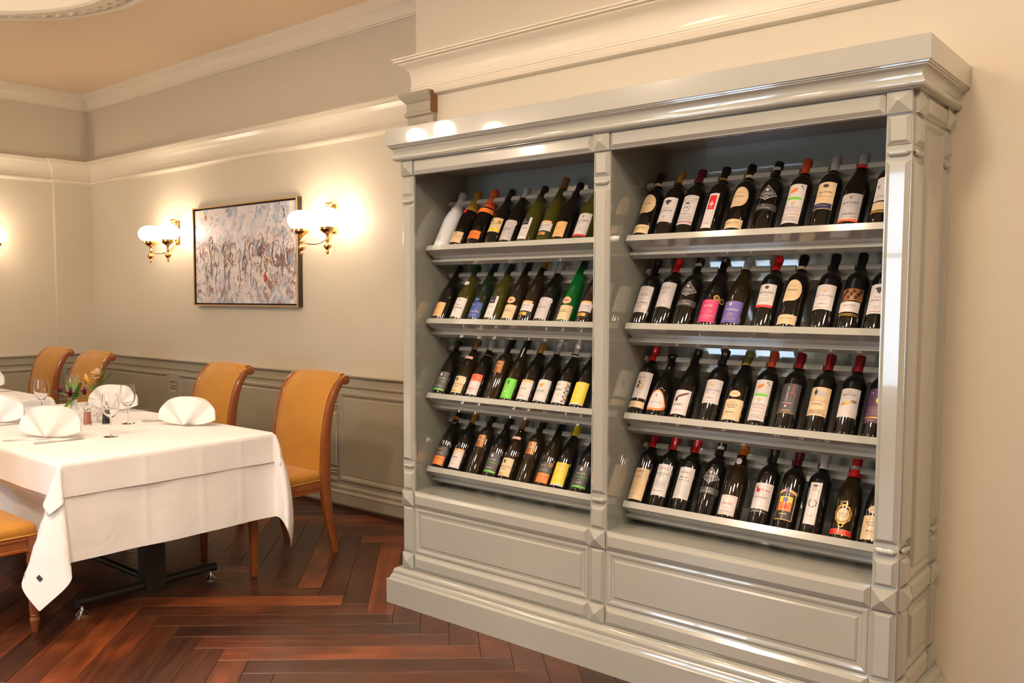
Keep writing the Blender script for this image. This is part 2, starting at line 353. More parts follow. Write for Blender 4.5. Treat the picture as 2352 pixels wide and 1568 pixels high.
# ------------------------------------------------------------ wainscot
def wainscot(name, o, u, n, length, joints, label):
    """panelled dado: o start at floor, u along wall, n into the room"""
    root = empty(name); tag(root, label, kind='structure'); o, u, n = Vector(o), Vector(u), Vector(n)
    M = Matrix(((u.x, n.x, 0, o.x), (u.y, n.y, 0, o.y), (0, 0, 1, 0), (0, 0, 0, 1)))
    def P(m, nm, mt=WAIN, sm=False):
        m.xform(M); return m.build(nm, mt, root, sm)
    P(MB().box(0, length, 0, .016, .03, .86), 'backing')
    P(MB().sweep([(length, 0), (0, 0)], [(0, .806), (.020, .806), (.028, .812), (.030, .819), (.024, .826), (.020, .828), (.020, .872), (.028, .876), (.042, .880), (.044, .889), (0, .891)]), 'cap_rail', sm=25)
    P(MB().sweep([(length, 0), (0, 0)], [(0, .035), (.030, .035), (.030, .100), (.034, .104), (.034, .112), (.024, .122), (.022, .136), (.028, .140), (.026, .150), (.018, .158), (0, .160)]), 'base_moulding', sm=25)
    P(MB().sweep([(length, 0), (0, 0)], [(0, 0), (.040, 0), (.040, .030), (.034, .036), (0, .036)]), 'skirting', DARKWOOD)
    xs = [0.0]+list(joints)+[length]
    for i, j in enumerate(joints):
        m = MB()
        for (z0, z1) in ((.175, .205), (.275, .640), (.705, .790)): m.panel((j-.055, .016, z0), (1,0,0), (0,0,1), (0,1,0), .11, z1-z0, [(0,0),(.003,.010),(.012,.014)])
        P(m, 'stile')
        for zc in (.235, .255, .665, .685):
            P(MB().panel((j-.05, .016, zc-.008), (1,0,0), (0,0,1), (0,1,0), .10, .016, [(0,0),(.002,.010),(.006,.014)]), 'ridge')
    for i in range(len(xs)-1):
        x0 = xs[i]+(.07 if i else .03); x1 = xs[i+1]-(.07 if i < len(xs)-2 else .03)
        if x1-x0 < .15: continue
        P(MB().panel((x0, .016, .185), (1,0,0), (0,0,1), (0,1,0), x1-x0, .595, [(0,0),(.004,.010),(.010,.012),(.020,.011),(.034,.002),(.040,.0),(.046,.004)]), 'panel')
wainscot('trim_6', (-4.98, YP, 0), (1,0,0), (0,-1,0), 4.98+WX, [1.36, 3.33], 'taupe lacquered wainscot under the painting')
wainscot('trim_7', (-4.98, 0.665, 0), (0,1,0), (1,0,0), .335, [], 'taupe lacquered wainscot on the corner pier')
wainscot('trim_8', (RX0, -3.0, 0), (0,1,0), (1,0,0), 3.665, [.9, 2.3], 'taupe lacquered wainscot on the end wall')

# ------------------------------------------------------------ the wine cabinet
CW, CD = 2.088, 0.430
XL1, XM0, XM1, XR0 = 0.071, 1.0053, 1.0759, 2.0165
zA, zB, zC, zD, zE, zF = 2.0037, 1.935, 0.5245, 0.4542, 0.2375, 0.166
ZCB, ZCT, PC, PB = 2.0686, 2.1394, 0.0532, 0.0575
IL0, IL1, IR0, IR1 = 0.040, 1.038, 1.0745, 2.050      # inner faces of the two bays
IY = 0.396                                           # face of the back panel
cabn = empty('wine_cabinet', (0, 0, 0)); tag(cabn, 'large taupe lacquered wine cabinet with two open bays of slanted shelves', 'cabinet')
UX, UY, UZ = (1,0,0), (0,1,0), (0,0,1)
# carcass
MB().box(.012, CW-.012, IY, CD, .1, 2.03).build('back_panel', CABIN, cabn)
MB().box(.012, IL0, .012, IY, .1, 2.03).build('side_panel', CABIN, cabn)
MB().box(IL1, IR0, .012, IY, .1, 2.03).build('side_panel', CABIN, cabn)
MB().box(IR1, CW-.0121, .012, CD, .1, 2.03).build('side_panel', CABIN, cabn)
for (a, b) in ((IL0, IL1), (IR0, IR1)):
    MB().box(a, b, .012, IY, zC-.03, zC-.003).build('bottom_board', CAB, cabn)
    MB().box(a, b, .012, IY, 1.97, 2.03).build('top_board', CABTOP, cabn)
RAISE = [(0,0),(.001,.004),(.004,.005),(.013,.013)]
def post_face(p, o, u, n, w, nm='post_panel'):
    """pyramid blocks, raised fields and bead ridges on one face of a post"""
    for (z0, z1) in ((zB, zA), (zD, zC), (zF, zE)):
        MB().panel((o[0], o[1], z0+.0008), u, UZ, n, w, z1-z0-.0016, [(0,0),(.0006,.011),(w*.5-.0005 if w < z1-z0 else (z1-z0)*.5-.0012, .027)]).build('pyramid_block', CAB, p)
    for (z0, z1) in ((.662, 1.800), (.5275, .612), (1.846, 1.9325), (.2405, .4515)):
        MB().panel((o[0]+u[0]*.003, o[1]+u[1]*.003, z0), u, UZ, n, w-.006, z1-z0, [(0,0),(.001,.003),(.003,.004),(.012,.012)]).build(nm, CAB, p)
    for zc in (.637, 1.823):
        m = MB(); k = 8; L = w-.008; prof = [(math.cos(PI*i/k)*.0095, .002+math.sin(PI*i/k)*.011) for i in range(k+1)]
        O = Vector((o[0], o[1], zc))+Vector(u)*.004; n_ = Vector(n); u_ = Vector(u); v = []
        for (s, e_) in ((0, .0), (.008, 1), (L-.008, 1), (L, .0)):
            for (dz, h) in prof: v.append(O+u_*s+Vector(UZ)*dz*(1 if e_ else .35)+n_*(h if e_ else h*.35))
        f = []
        for i in range(3):
            for j in range(k): f.append((i*(k+1)+j, i*(k+1)+j+1, (i+1)*(k+1)+j+1, (i+1)*(k+1)+j))
        m.add(v, f).build('bead_ridge', CAB, p, 40)
for (a, b) in ((0.0, XL1), (XM0, XM1), (XR0, CW)):
    p = MB().box(a, b, 0, .012 if a == XM0 else .011, .10, 2.03).build('post', CAB, cabn)
    post_face(p, (a, 0), UX, (0,-1,0), b-a)
# outer sides of the carcass with their own posts and fields
for side in (0, 1):
    X = CW if side else 0.0; n = (1,0,0) if side else (-1,0,0); xi = CW-.012 if side else 0
    sp = MB().box(xi, xi+.012, .011, CD, .10, 2.03).build('side_frame', CAB, cabn)
    post_face(sp, (X, .016), UY, n, .078, 'side_post_panel'); post_face(sp, (X, .350), UY, n, .070, 'side_post_panel')
    for (z0, z1) in ((zB, zA), (zD, zC), (zF, zE)):
        MB().panel((X, .098, z0+.001), UY, UZ, n, .248, z1-z0-.002, RAISE).build('side_rail', CAB, sp)
    for (z0, z1) in ((zC+.012, zB-.012), (zE+.01, zD-.01)):
        MB().panel((X, .104, z0), UY, UZ, n, .236, z1-z0, [(0,0),(.002,.006),(.006,.006),(.020,-.002),(.026,-.002),(.036,.009),(.038,.010)]).build('side_field', CAB, sp)
# rails and drawer-like fields between the posts
for (a, b) in ((XL1, XM0), (XM1, XR0)):
    for (z0, z1, nm) in ((zB, zA, 'frieze_rail'), (zD, zC, 'lower_rail'), (zF, zE, 'bottom_rail')):
        r = MB().box(a+.0004, b-.0004, 0, .012, z0, z1); r.panel((a+.0015, 0, z0+.001), UX, UZ, (0,-1,0), b-a-.003, z1-z0-.002, [(0,0),(.0008,.006),(.004,.007),(.016,.017)]); r.build(nm, CAB, cabn)
    m = MB().box(a+.0004, b-.0004, 0, .012, zE, zD)
    m.panel((a+.006, 0, zE+.006), UX, UZ, (0,-1,0), b-a-.012, zD-zE-.012, [(0,0),(.002,.004),(.008,.005),(.016,.003),(.024,-.004),(.029,-.004),(.031,.001),(.037,.005)])
    m.build('field_panel', CAB, cabn)
# cornice and plinth wrap three sides
path = [(CW, CD), (CW, 0), (0, 0), (0, CD)]   # room on the right of travel? flipped below
path = [(0, CD), (0, 0), (CW, 0), (CW, CD)]
def wrap(prof, nm, m=CAB, sm=25):
    # travel +x along the front puts -y (the room) on the right
    return MB().sweep(path, prof).build(nm, m, cabn, sm)
wrap([(-.02, 2.000), (.019, 2.000)]+[(.019+.016*math.sin(a), 2.016-.014*math.cos(a)) for a in [PI*i/10 for i in range(0, 8)]]+[(.030, 2.030), (.026, 2.032), (.027, 2.040), (.030, 2.048), (.036, 2.055), (.043, 2.059), (.044, 2.063), (.048, 2.064), (.049, ZCB), (-.02, ZCB)], 'cornice_moulding')
wrap([(-.03, ZCB), (PC-.001, ZCB), (PC, ZCB+.001), (PC, ZCT-.001), (PC-.001, ZCT), (-.03, ZCT)], 'top_board_edge', sm=False)
MB().box(-.04, CW+.04, -.04, CD, ZCT-.02, ZCT-.001).build('top_cover', CAB, cabn)
wrap([(-.02, 0), (PB, 0), (PB, .1092), (PB-.003, .1115), (PB-.008, .112), (PB-.011, .115), (PB-.013, .124), (PB-.018, .132), (.036, .135), (.037, .139), (.035, .150), (.029, .158), (.020, .163), (.002, zF+.001), (-.02, zF+.001)], 'plinth')
# slanted shelves: z of the front top edge of each shelf
TH = math.radians(30.5); SY, CY = math.sin(TH), math.cos(TH)
D = Vector((0, CY, -SY)); NN = Vector((0, SY, CY))
OY = 0.100
ZSH = [1.632, 1.304, 0.964, 0.625]
def slab(x0, x1, o, d0, d1, n0, n1):
    v = []
    for x in (x0, x1):
        for (d, n) in ((d0,n0),(d1,n0),(d1,n1),(d0,n1)): q = o+D*d+NN*n; v.append((x, q.y, q.z))
    return v, [(0,1,2,3),(4,7,6,5),(0,4,5,1),(1,5,6,2),(2,6,7,3),(3,7,4,0)]
NOTCH = {}   # (bay,row) -> bottle x list, filled by the bottle table below
def neck_board(x0, x1, o, centres, depth=.085, t=.020, r=.0180, cy=.0125):
    """tilted board with U notches for the necks"""
    pts = []; cs = sorted(c for c in centres if x0+.03 < c < x1-.03)
    pts.append((x0, 0))
    for c in cs:
        pts.append((c-r, 0)); pts.append((c-r, cy))
        for k in range(1, 6): a = PI-PI*k/6; pts.append((c+r*math.cos(a), cy+r*math.sin(a)))
        pts.append((c+r, cy)); pts.append((c+r, 0))
    pts.append((x1, 0))
    m = MB(); v = []; f = []
    # top/bottom as column strips so no concave n-gons are needed
    xs = [p[0] for p in pts]; n = len(pts)
    for (nn) in (0.0, -t):
        for p in pts: q = o+D*p[1]+NN*nn; v.append((p[0], q.y, q.z))
        for p in pts: q = o+D*depth+NN*nn; v.append((p[0], q.y, q.z))
    for i in range(n-1):
        if abs(xs[i+1]-xs[i]) > 1e-6:
            f.append((i, i+1, n+i+1, n+i)); f.append((2*n+i, 3*n+i, 3*n+i+1, 2*n+i+1))
        f.append((i, 2*n+i, 2*n+i+1, i+1))
    f.append((n, 2*n-1, 4*n-1, 3*n)); f.append((0, n, 3*n, 2*n)); f.append((n-1, 3*n-1, 4*n-1, 2*n-1))
    return m.add(v, f)
def shelves(bottle_x):
    for bay, (a, b) in enumerate(((IL0, IL1), (IR0, IR1))):
        for r, z in enumerate(ZSH):
            o = Vector((0, OY, z))
            m = MB().add(*slab(a+.016, b-.016, o, 0, .090, -.025, 0)); m.build('bottle_shelf', CAB, cabn)
            m = MB().add(*slab(a+.001, b-.001, o, .0735, .102, -.041, -.0252)); m.build('shelf_support', CAB, cabn)
            on = Vector((0, .257, z+.207))
            neck_board(a+.010, b-.010, on, bottle_x[(bay, r)]).build('neck_rest', CAB, cabn)
            m = MB().add(*slab(a+.001, b-.001, on, .040, .105, -.036, -.0202)); m.build('neck_rest_support', CAB, cabn)

# ------------------------------------------------------------ wine bottles
GL = {
 'dark': mat('bottle_glass_dark', (0.006, 0.005, 0.004), 0.05, coat=0.3, spec=0.6),
 'brown': mat('bottle_glass_brown', (0.016, 0.010, 0.004), 0.05, coat=0.3, spec=0.6),
 'olive': mat('bottle_glass_olive', (0.045, 0.042, 0.006), 0.05, coat=0.3, spec=0.6),
 'deepgreen': mat('bottle_glass_deep_green', (0.010, 0.018, 0.008), 0.05, coat=0.3, spec=0.6),
 'green': mat('bottle_glass_bright_green', (0.003, 0.085, 0.012), 0.05, coat=0.3, spec=0.6),
 'white': mat('bottle_white_lacquer', (0.62, 0.62, 0.62), 0.25, coat=0.3),
}
PCOL = {'w': (198,190,185), 'grey': (176,168,165), 'cream': (204,178,138), 'tan': (214,164,104), 'black': (26,24,24), 'ink': (60,52,50), 'char': (66,62,62), 'red': (200,30,34), 'crim': (150,22,34),
 'wine': (92,20,34), 'orange': (232,120,36), 'org2': (214,92,48), 'yellow': (222,196,44), 'gold': (196,148,66), 'brown': (150,96,48), 'navy': (40,42,74), 'blue': (46,74,140), 'purple': (92,80,150), 'mag': (188,44,96),
 'lime': (98,196,40), 'green': (40,110,50), 'dkgreen': (28,66,40), 'silver': (186,182,180), 'pink': (206,160,150), 'foilw': (206,204,206), 'bronze': (150,108,70), 'plum': (70,36,70), 'olivecap': (96,100,40), 'rust': (196,78,40)}
METC = {'gold': .5, 'silver': .25, 'bronze': .35, 'brown': .35, 'foilw': .1}
def pmat(c, cap=False):
    col = srgb(PCOL[c]); nm = ('foil_' if cap else 'print_')+c
    return mat(nm, col, 0.3 if cap else 0.45, metal=METC.get(c, 0.0) if (cap or c in ('gold', 'brown')) else 0.0, coat=0.25 if cap else 0.12)
# kind: (radius, length, body profile, capsule start)
BT = {
 'bx': (.0375, .300, [(.028,.004),(.031,0),(.0355,.002),(.0375,.009),(.0375,.186),(.0366,.196),(.0335,.206),(.0275,.216),(.0205,.224),(.0165,.231),(.0150,.240),(.0143,.286)], .238),
 'tb': (.0370, .312, [(.028,.004),(.031,0),(.0355,.002),(.0370,.009),(.0370,.196),(.0360,.206),(.0325,.216),(.0265,.225),(.0200,.232),(.0165,.239),(.0150,.248),(.0143,.298)], .246),
 'bu': (.0405, .297, [(.030,.004),(.034,0),(.039,.002),(.0405,.009),(.0405,.128),(.0396,.146),(.0368,.166),(.0325,.186),(.0270,.206),(.0215,.224),(.0175,.240),(.0155,.254),(.0148,.284)], .243),
 'fl': (.0370, .332, [(.028,.004),(.031,0),(.0355,.002),(.0370,.009),(.0370,.122),(.0362,.142),(.0338,.166),(.0300,.192),(.0258,.216),(.0215,.242),(.0178,.266),(.0155,.286),(.0148,.318)], .272),
 'ch': (.0425, .306, [(.031,.004),(.035,0),(.041,.002),(.0425,.009),(.0425,.134),(.0412,.154),(.0372,.178),(.0310,.202),(.0245,.224),(.0195,.242),(.0168,.258),(.0160,.285)], .205),
 'sq': (.0440, .270, [(.032,.004),(.037,0),(.0425,.002),(.0440,.010),(.0440,.075),(.0425,.100),(.0380,.124),(.0310,.150),(.0240,.176),(.0185,.204),(.0150,.232),(.0146,.254)], .252),
}
SEG = 28
GEO = {}
def body_mesh(kind, gl):
    k = ('body', kind, gl)
    if k not in GEO:
        me = MB().lathe(BT[kind][2], SEG).mesh('glass_body', 50); me.materials.append(GL[gl]); GEO[k] = me
    return GEO[k]
def prof_r(kind, z):
    pr = BT[kind][2]
    for (r0, z0), (r1, z1) in zip(pr, pr[1:]):
        if z0 <= z <= z1 and z1 > z0: return r0+(r1-r0)*(z-z0)/(z1-z0)
    return pr[-1][0]
def capsule_mesh(kind, col, style, z0=None):
    k = ('cap', kind, col, style, z0)
    if k in GEO: return GEO[k]
    R, L, pr, cs = BT[kind]; z0 = z0 or cs; m = MB()
    if style == 'foil':            # crumpled champagne foil with a mushroom head
        n = 10; P = [(prof_r(kind, z0+(L-.05-z0)*i/n)+.0008, z0+(L-.05-z0)*i/n) for i in range(n+1)]
        P += [(.0172, L-.046), (.0165, L-.042), (.0185, L-.038), (.0178, L-.033), (.0195, L-.026), (.0205, L-.014), (.0190, L-.005), (.0140, L)]
    elif style == 'wax':
        P = [(prof_r(kind, z0)+.0006, z0), (.0164, z0+.012), (.0168, L-.030), (.0172, L-.022), (.0190, L-.016), (.0188, L-.004), (.0165, L+.001)]
    elif style == 'screw':
        P = [(prof_r(kind, z0)+.0006, z0), (.0158, z0+.008), (.0158, L-.022), (.0152, L-.021), (.0152, L-.019), (.0160, L-.018), (.0160, L-.012), (.0153, L-.011), (.0160, L-.010), (.0160, L-.003), (.0148, L)]
    elif style == 'lip':           # bare glass lip
        P = [(.0146, L-.020), (.0190, L-.016), (.0215, L-.010), (.0210, L-.004), (.0170, L)]
    else:
        P = [(prof_r(kind, z0)+.0007, z0), (max(.0154, prof_r(kind, z0+.012)+.0005), z0+.012), (.0153, L-.026), (.0157, L-.021), (.0161, L-.018), (.0161, L-.006), (.0154, L-.001), (.0120, L)]
    m.lathe(P, SEG); me = m.mesh('capsule', 40); me.materials.append(GL['dark'] if style == 'lip' else pmat(col, True)); GEO[k] = me; return me

# text is turned into flat meshes once, then wrapped round the glass
TEXTS = {}
def text_meshes(keys):
    tmp = []
    for (s, sh) in keys:
        c = bpy.data.curves.new('t', 'FONT'); c.body = s; c.size = 1.0; c.align_x = 'CENTER'; c.align_y = 'CENTER'; c.resolution_u = 2; c.shear = sh
        o = bpy.data.objects.new('t', c); COL.objects.link(o); tmp.append(((s, sh), o, c))
    bpy.context.view_layer.update(); dg = bpy.context.evaluated_depsgraph_get()
    for k, o, c in tmp:
        me = o.evaluated_get(dg).to_mesh(); TEXTS[k] = ([tuple(v.co) for v in me.vertices], [tuple(p.vertices) for p in me.polygons]); o.evaluated_get(dg).to_mesh_clear()
    for k, o, c in tmp: bpy.data.objects.remove(o); bpy.data.curves.remove(c)
def wrapv(R, s, z): a = s/R; return (R*math.sin(a), -R*math.cos(a), z)
def shape(m, R, lo, hi, s0, s1, n=14):
    """curved patch: z from lo(s) to hi(s); thin shell with a rim"""
    b = len(m.v); v = []; f = []
    for i in range(n+1):
        s = s0+(s1-s0)*i/n; v += [wrapv(R, s, lo(s)), wrapv(R, s, hi(s)), wrapv(R-.0006, s, lo(s)), wrapv(R-.0006, s, hi(s))]
    for i in range(n):
        a = 4*i; f += [(a, a+4, a+5, a+1), (a, a+2, a+6, a+4), (a+1, a+5, a+7, a+3)]
    f += [(0, 1, 3, 2), (4*n, 4*n+2, 4*n+3, 4*n+1)]
    m.add(v, f)
def layer_mesh(kind, L, i, maxw=.066):
    R0 = BT[kind][0]; R = R0+.0004+.00025*i; t = L[0]; m = MB()
    if t == 'r':
        w, z0, z1 = L[1:4]; c = L[5] if len(L) > 5 else 0
        shape(m, R, lambda s: z0, lambda s: z1, c-w/2, c+w/2, 14 if w > .02 else 5)
    elif t == 'n':            # band on the neck / shoulder
        w, z0, z1 = L[1:4]; r = max(prof_r(kind, z0), prof_r(kind, z1), .0153)+.0016; shape(m, r, lambda s: z0, lambda s: z1, -w/2, w/2, 12)
    elif t == 'e':
        w, h, zc = L[1:4]; c = L[5] if len(L) > 5 else 0; r = R if zc < BT[kind][0]*0+.185 and prof_r(kind, zc) > R0-.0005 else prof_r(kind, zc-h*.5)+.0012
        q = lambda s: h/2*math.sqrt(max(0, 1-((s-c)/(w/2))**2)); shape(m, r, lambda s: zc-q(s), lambda s: zc+q(s), c-w/2*.999, c+w/2*.999, 18)
    elif t == 'k':            # kite
        w, z0, z1 = L[1:4]; zm = z0+(z1-z0)*.36
        shape(m, R, lambda s: z0+(zm-z0)*(abs(s)/(w/2))**.9, lambda s: z1-(z1-zm)*(abs(s)/(w/2))**.9, -w/2, w/2, 16)
    elif t == 't':            # teardrop, square lower left corner
        w, z0, z1 = L[1:4]; h = z1-z0
        def lo(s):
            x = s/(w/2)
            return z0 if x < .15 else z0+h*.5*(1-math.sqrt(max(0, 1-((x-.15)/.85)**2)))
        def hi(s):
            x = s/(w/2); return z1-h*.5*(1-math.sqrt(max(0, 1-x*x))) if x > 0 else z0+h*(.5+.5*math.sqrt(max(0, 1-x*x))) - h*.5*(x*x)**3*.85
        shape(m, R, lo, hi, -w/2, w/2, 18)
    elif t == 'o':            # rounded triangle
        w, z0, z1 = L[1:4]; h = z1-z0
        shape(m, R, lambda s: z0+h*.18*(abs(s)/(w/2))**4, lambda s: z1-h*.75*(abs(s)/(w/2))**2.2, -w/2, w/2, 16)
    elif t == 'h':            # house top
        w, z0, z1 = L[1:4]; shape(m, R, lambda s: z0, lambda s: z1-(.012*abs(s)/(w/2)), -w/2, w/2, 14)
    elif t == 'x':
        s_, z, size = L[1:4]; c = L[5] if len(L) > 5 else 0; sh = L[6] if len(L) > 6 else 0.0; rot = L[7] if len(L) > 7 else 0
        vs_, fs = TEXTS[(s_, sh)]; v = []
        tw = (max(p[0] for p in vs_)-min(p[0] for p in vs_))*size
        if not rot and abs(c) < .012 and tw > maxw: size *= maxw/tw
        for (x, y, _z) in vs_:
            if rot: x, y = -y, x
            v.append(wrapv(R, c+x*size, z+y*size))
        m.add(v, fs)
    elif t == 'blob':         # loose painted stroke
        w, h, zc, c = L[1], L[2], L[3], L[5]
        q = lambda s: h/2*math.sqrt(max(0, 1-((s-c)/(w/2))**2))*(1+.25*math.sin(s*900)); tilt = L[6] if len(L) > 6 else 0
        shape(m, R, lambda s: zc-q(s)+(s-c)*tilt, lambda s: zc+q(s)+(s-c)*tilt, c-w/2*.98, c+w/2*.98, 14)
    elif t == 'lines':        # small print as thin rules
        w, z0, z1, cnt = L[1], L[2], L[3], L[5]
        for k in range(cnt):
            zz = z0+(z1-z0)*k/max(1, cnt-1); ww = w*(1-.28*((k*7) % 3)/2); shape(m, R, lambda s: zz-.00035, lambda s: zz+.00035, -ww/2, ww/2, 8)
    elif t == 'ring':
        w, h, zc, th = L[1], L[2], L[3], L[5]; n = 36
        v = []
        for k in range(n):
            a = 2*PI*k/n; wob = 1+.06*math.sin(9*a)
            v += [wrapv(R, math.cos(a)*w/2*wob, zc+math.sin(a)*h/2*wob), wrapv(R, math.cos(a)*(w/2-th), zc+math.sin(a)*(h/2-th))]
        m.add(v, [(2*k, 2*((k+1) % n), 2*((k+1) % n)+1, 2*k+1) for k in range(n)])
    return m
def label_parts(design):
    """[(name, mesh), ...] the first one is the paper label, the rest lie on it"""
    if ('lab', design) in GEO: return GEO[('lab', design)]
    d = DES[design]; kind = d['t']; groups = []; mw = .92*max([q[1] for q in d['L'] if q[0] in ('r', 'h', 't', 'o', 'e', 'k')])
    for i, L in enumerate(d['L']):
        nm = {'x': 'lettering', 'lines': 'lettering', 'n': 'neck_band', 'ring': 'emblem', 'blob': 'emblem'}.get(L[0], 'label' if i == 0 else 'label_print')
        m = layer_mesh(kind, L, i, mw)
        if nm == 'lettering' and groups and groups[-1][0] == 'lettering' and groups[-1][2] == L[4]: groups[-1][1].add(m.v, m.f)
        else: groups.append([nm, m, L[4]])
    out = []
    for nm, m, c in groups:
        me = m.mesh(nm, 40 if nm != 'lettering' else False); me.materials.append(pmat(c)); out.append((nm, me))
    GEO[('lab', design)] = out
    return out

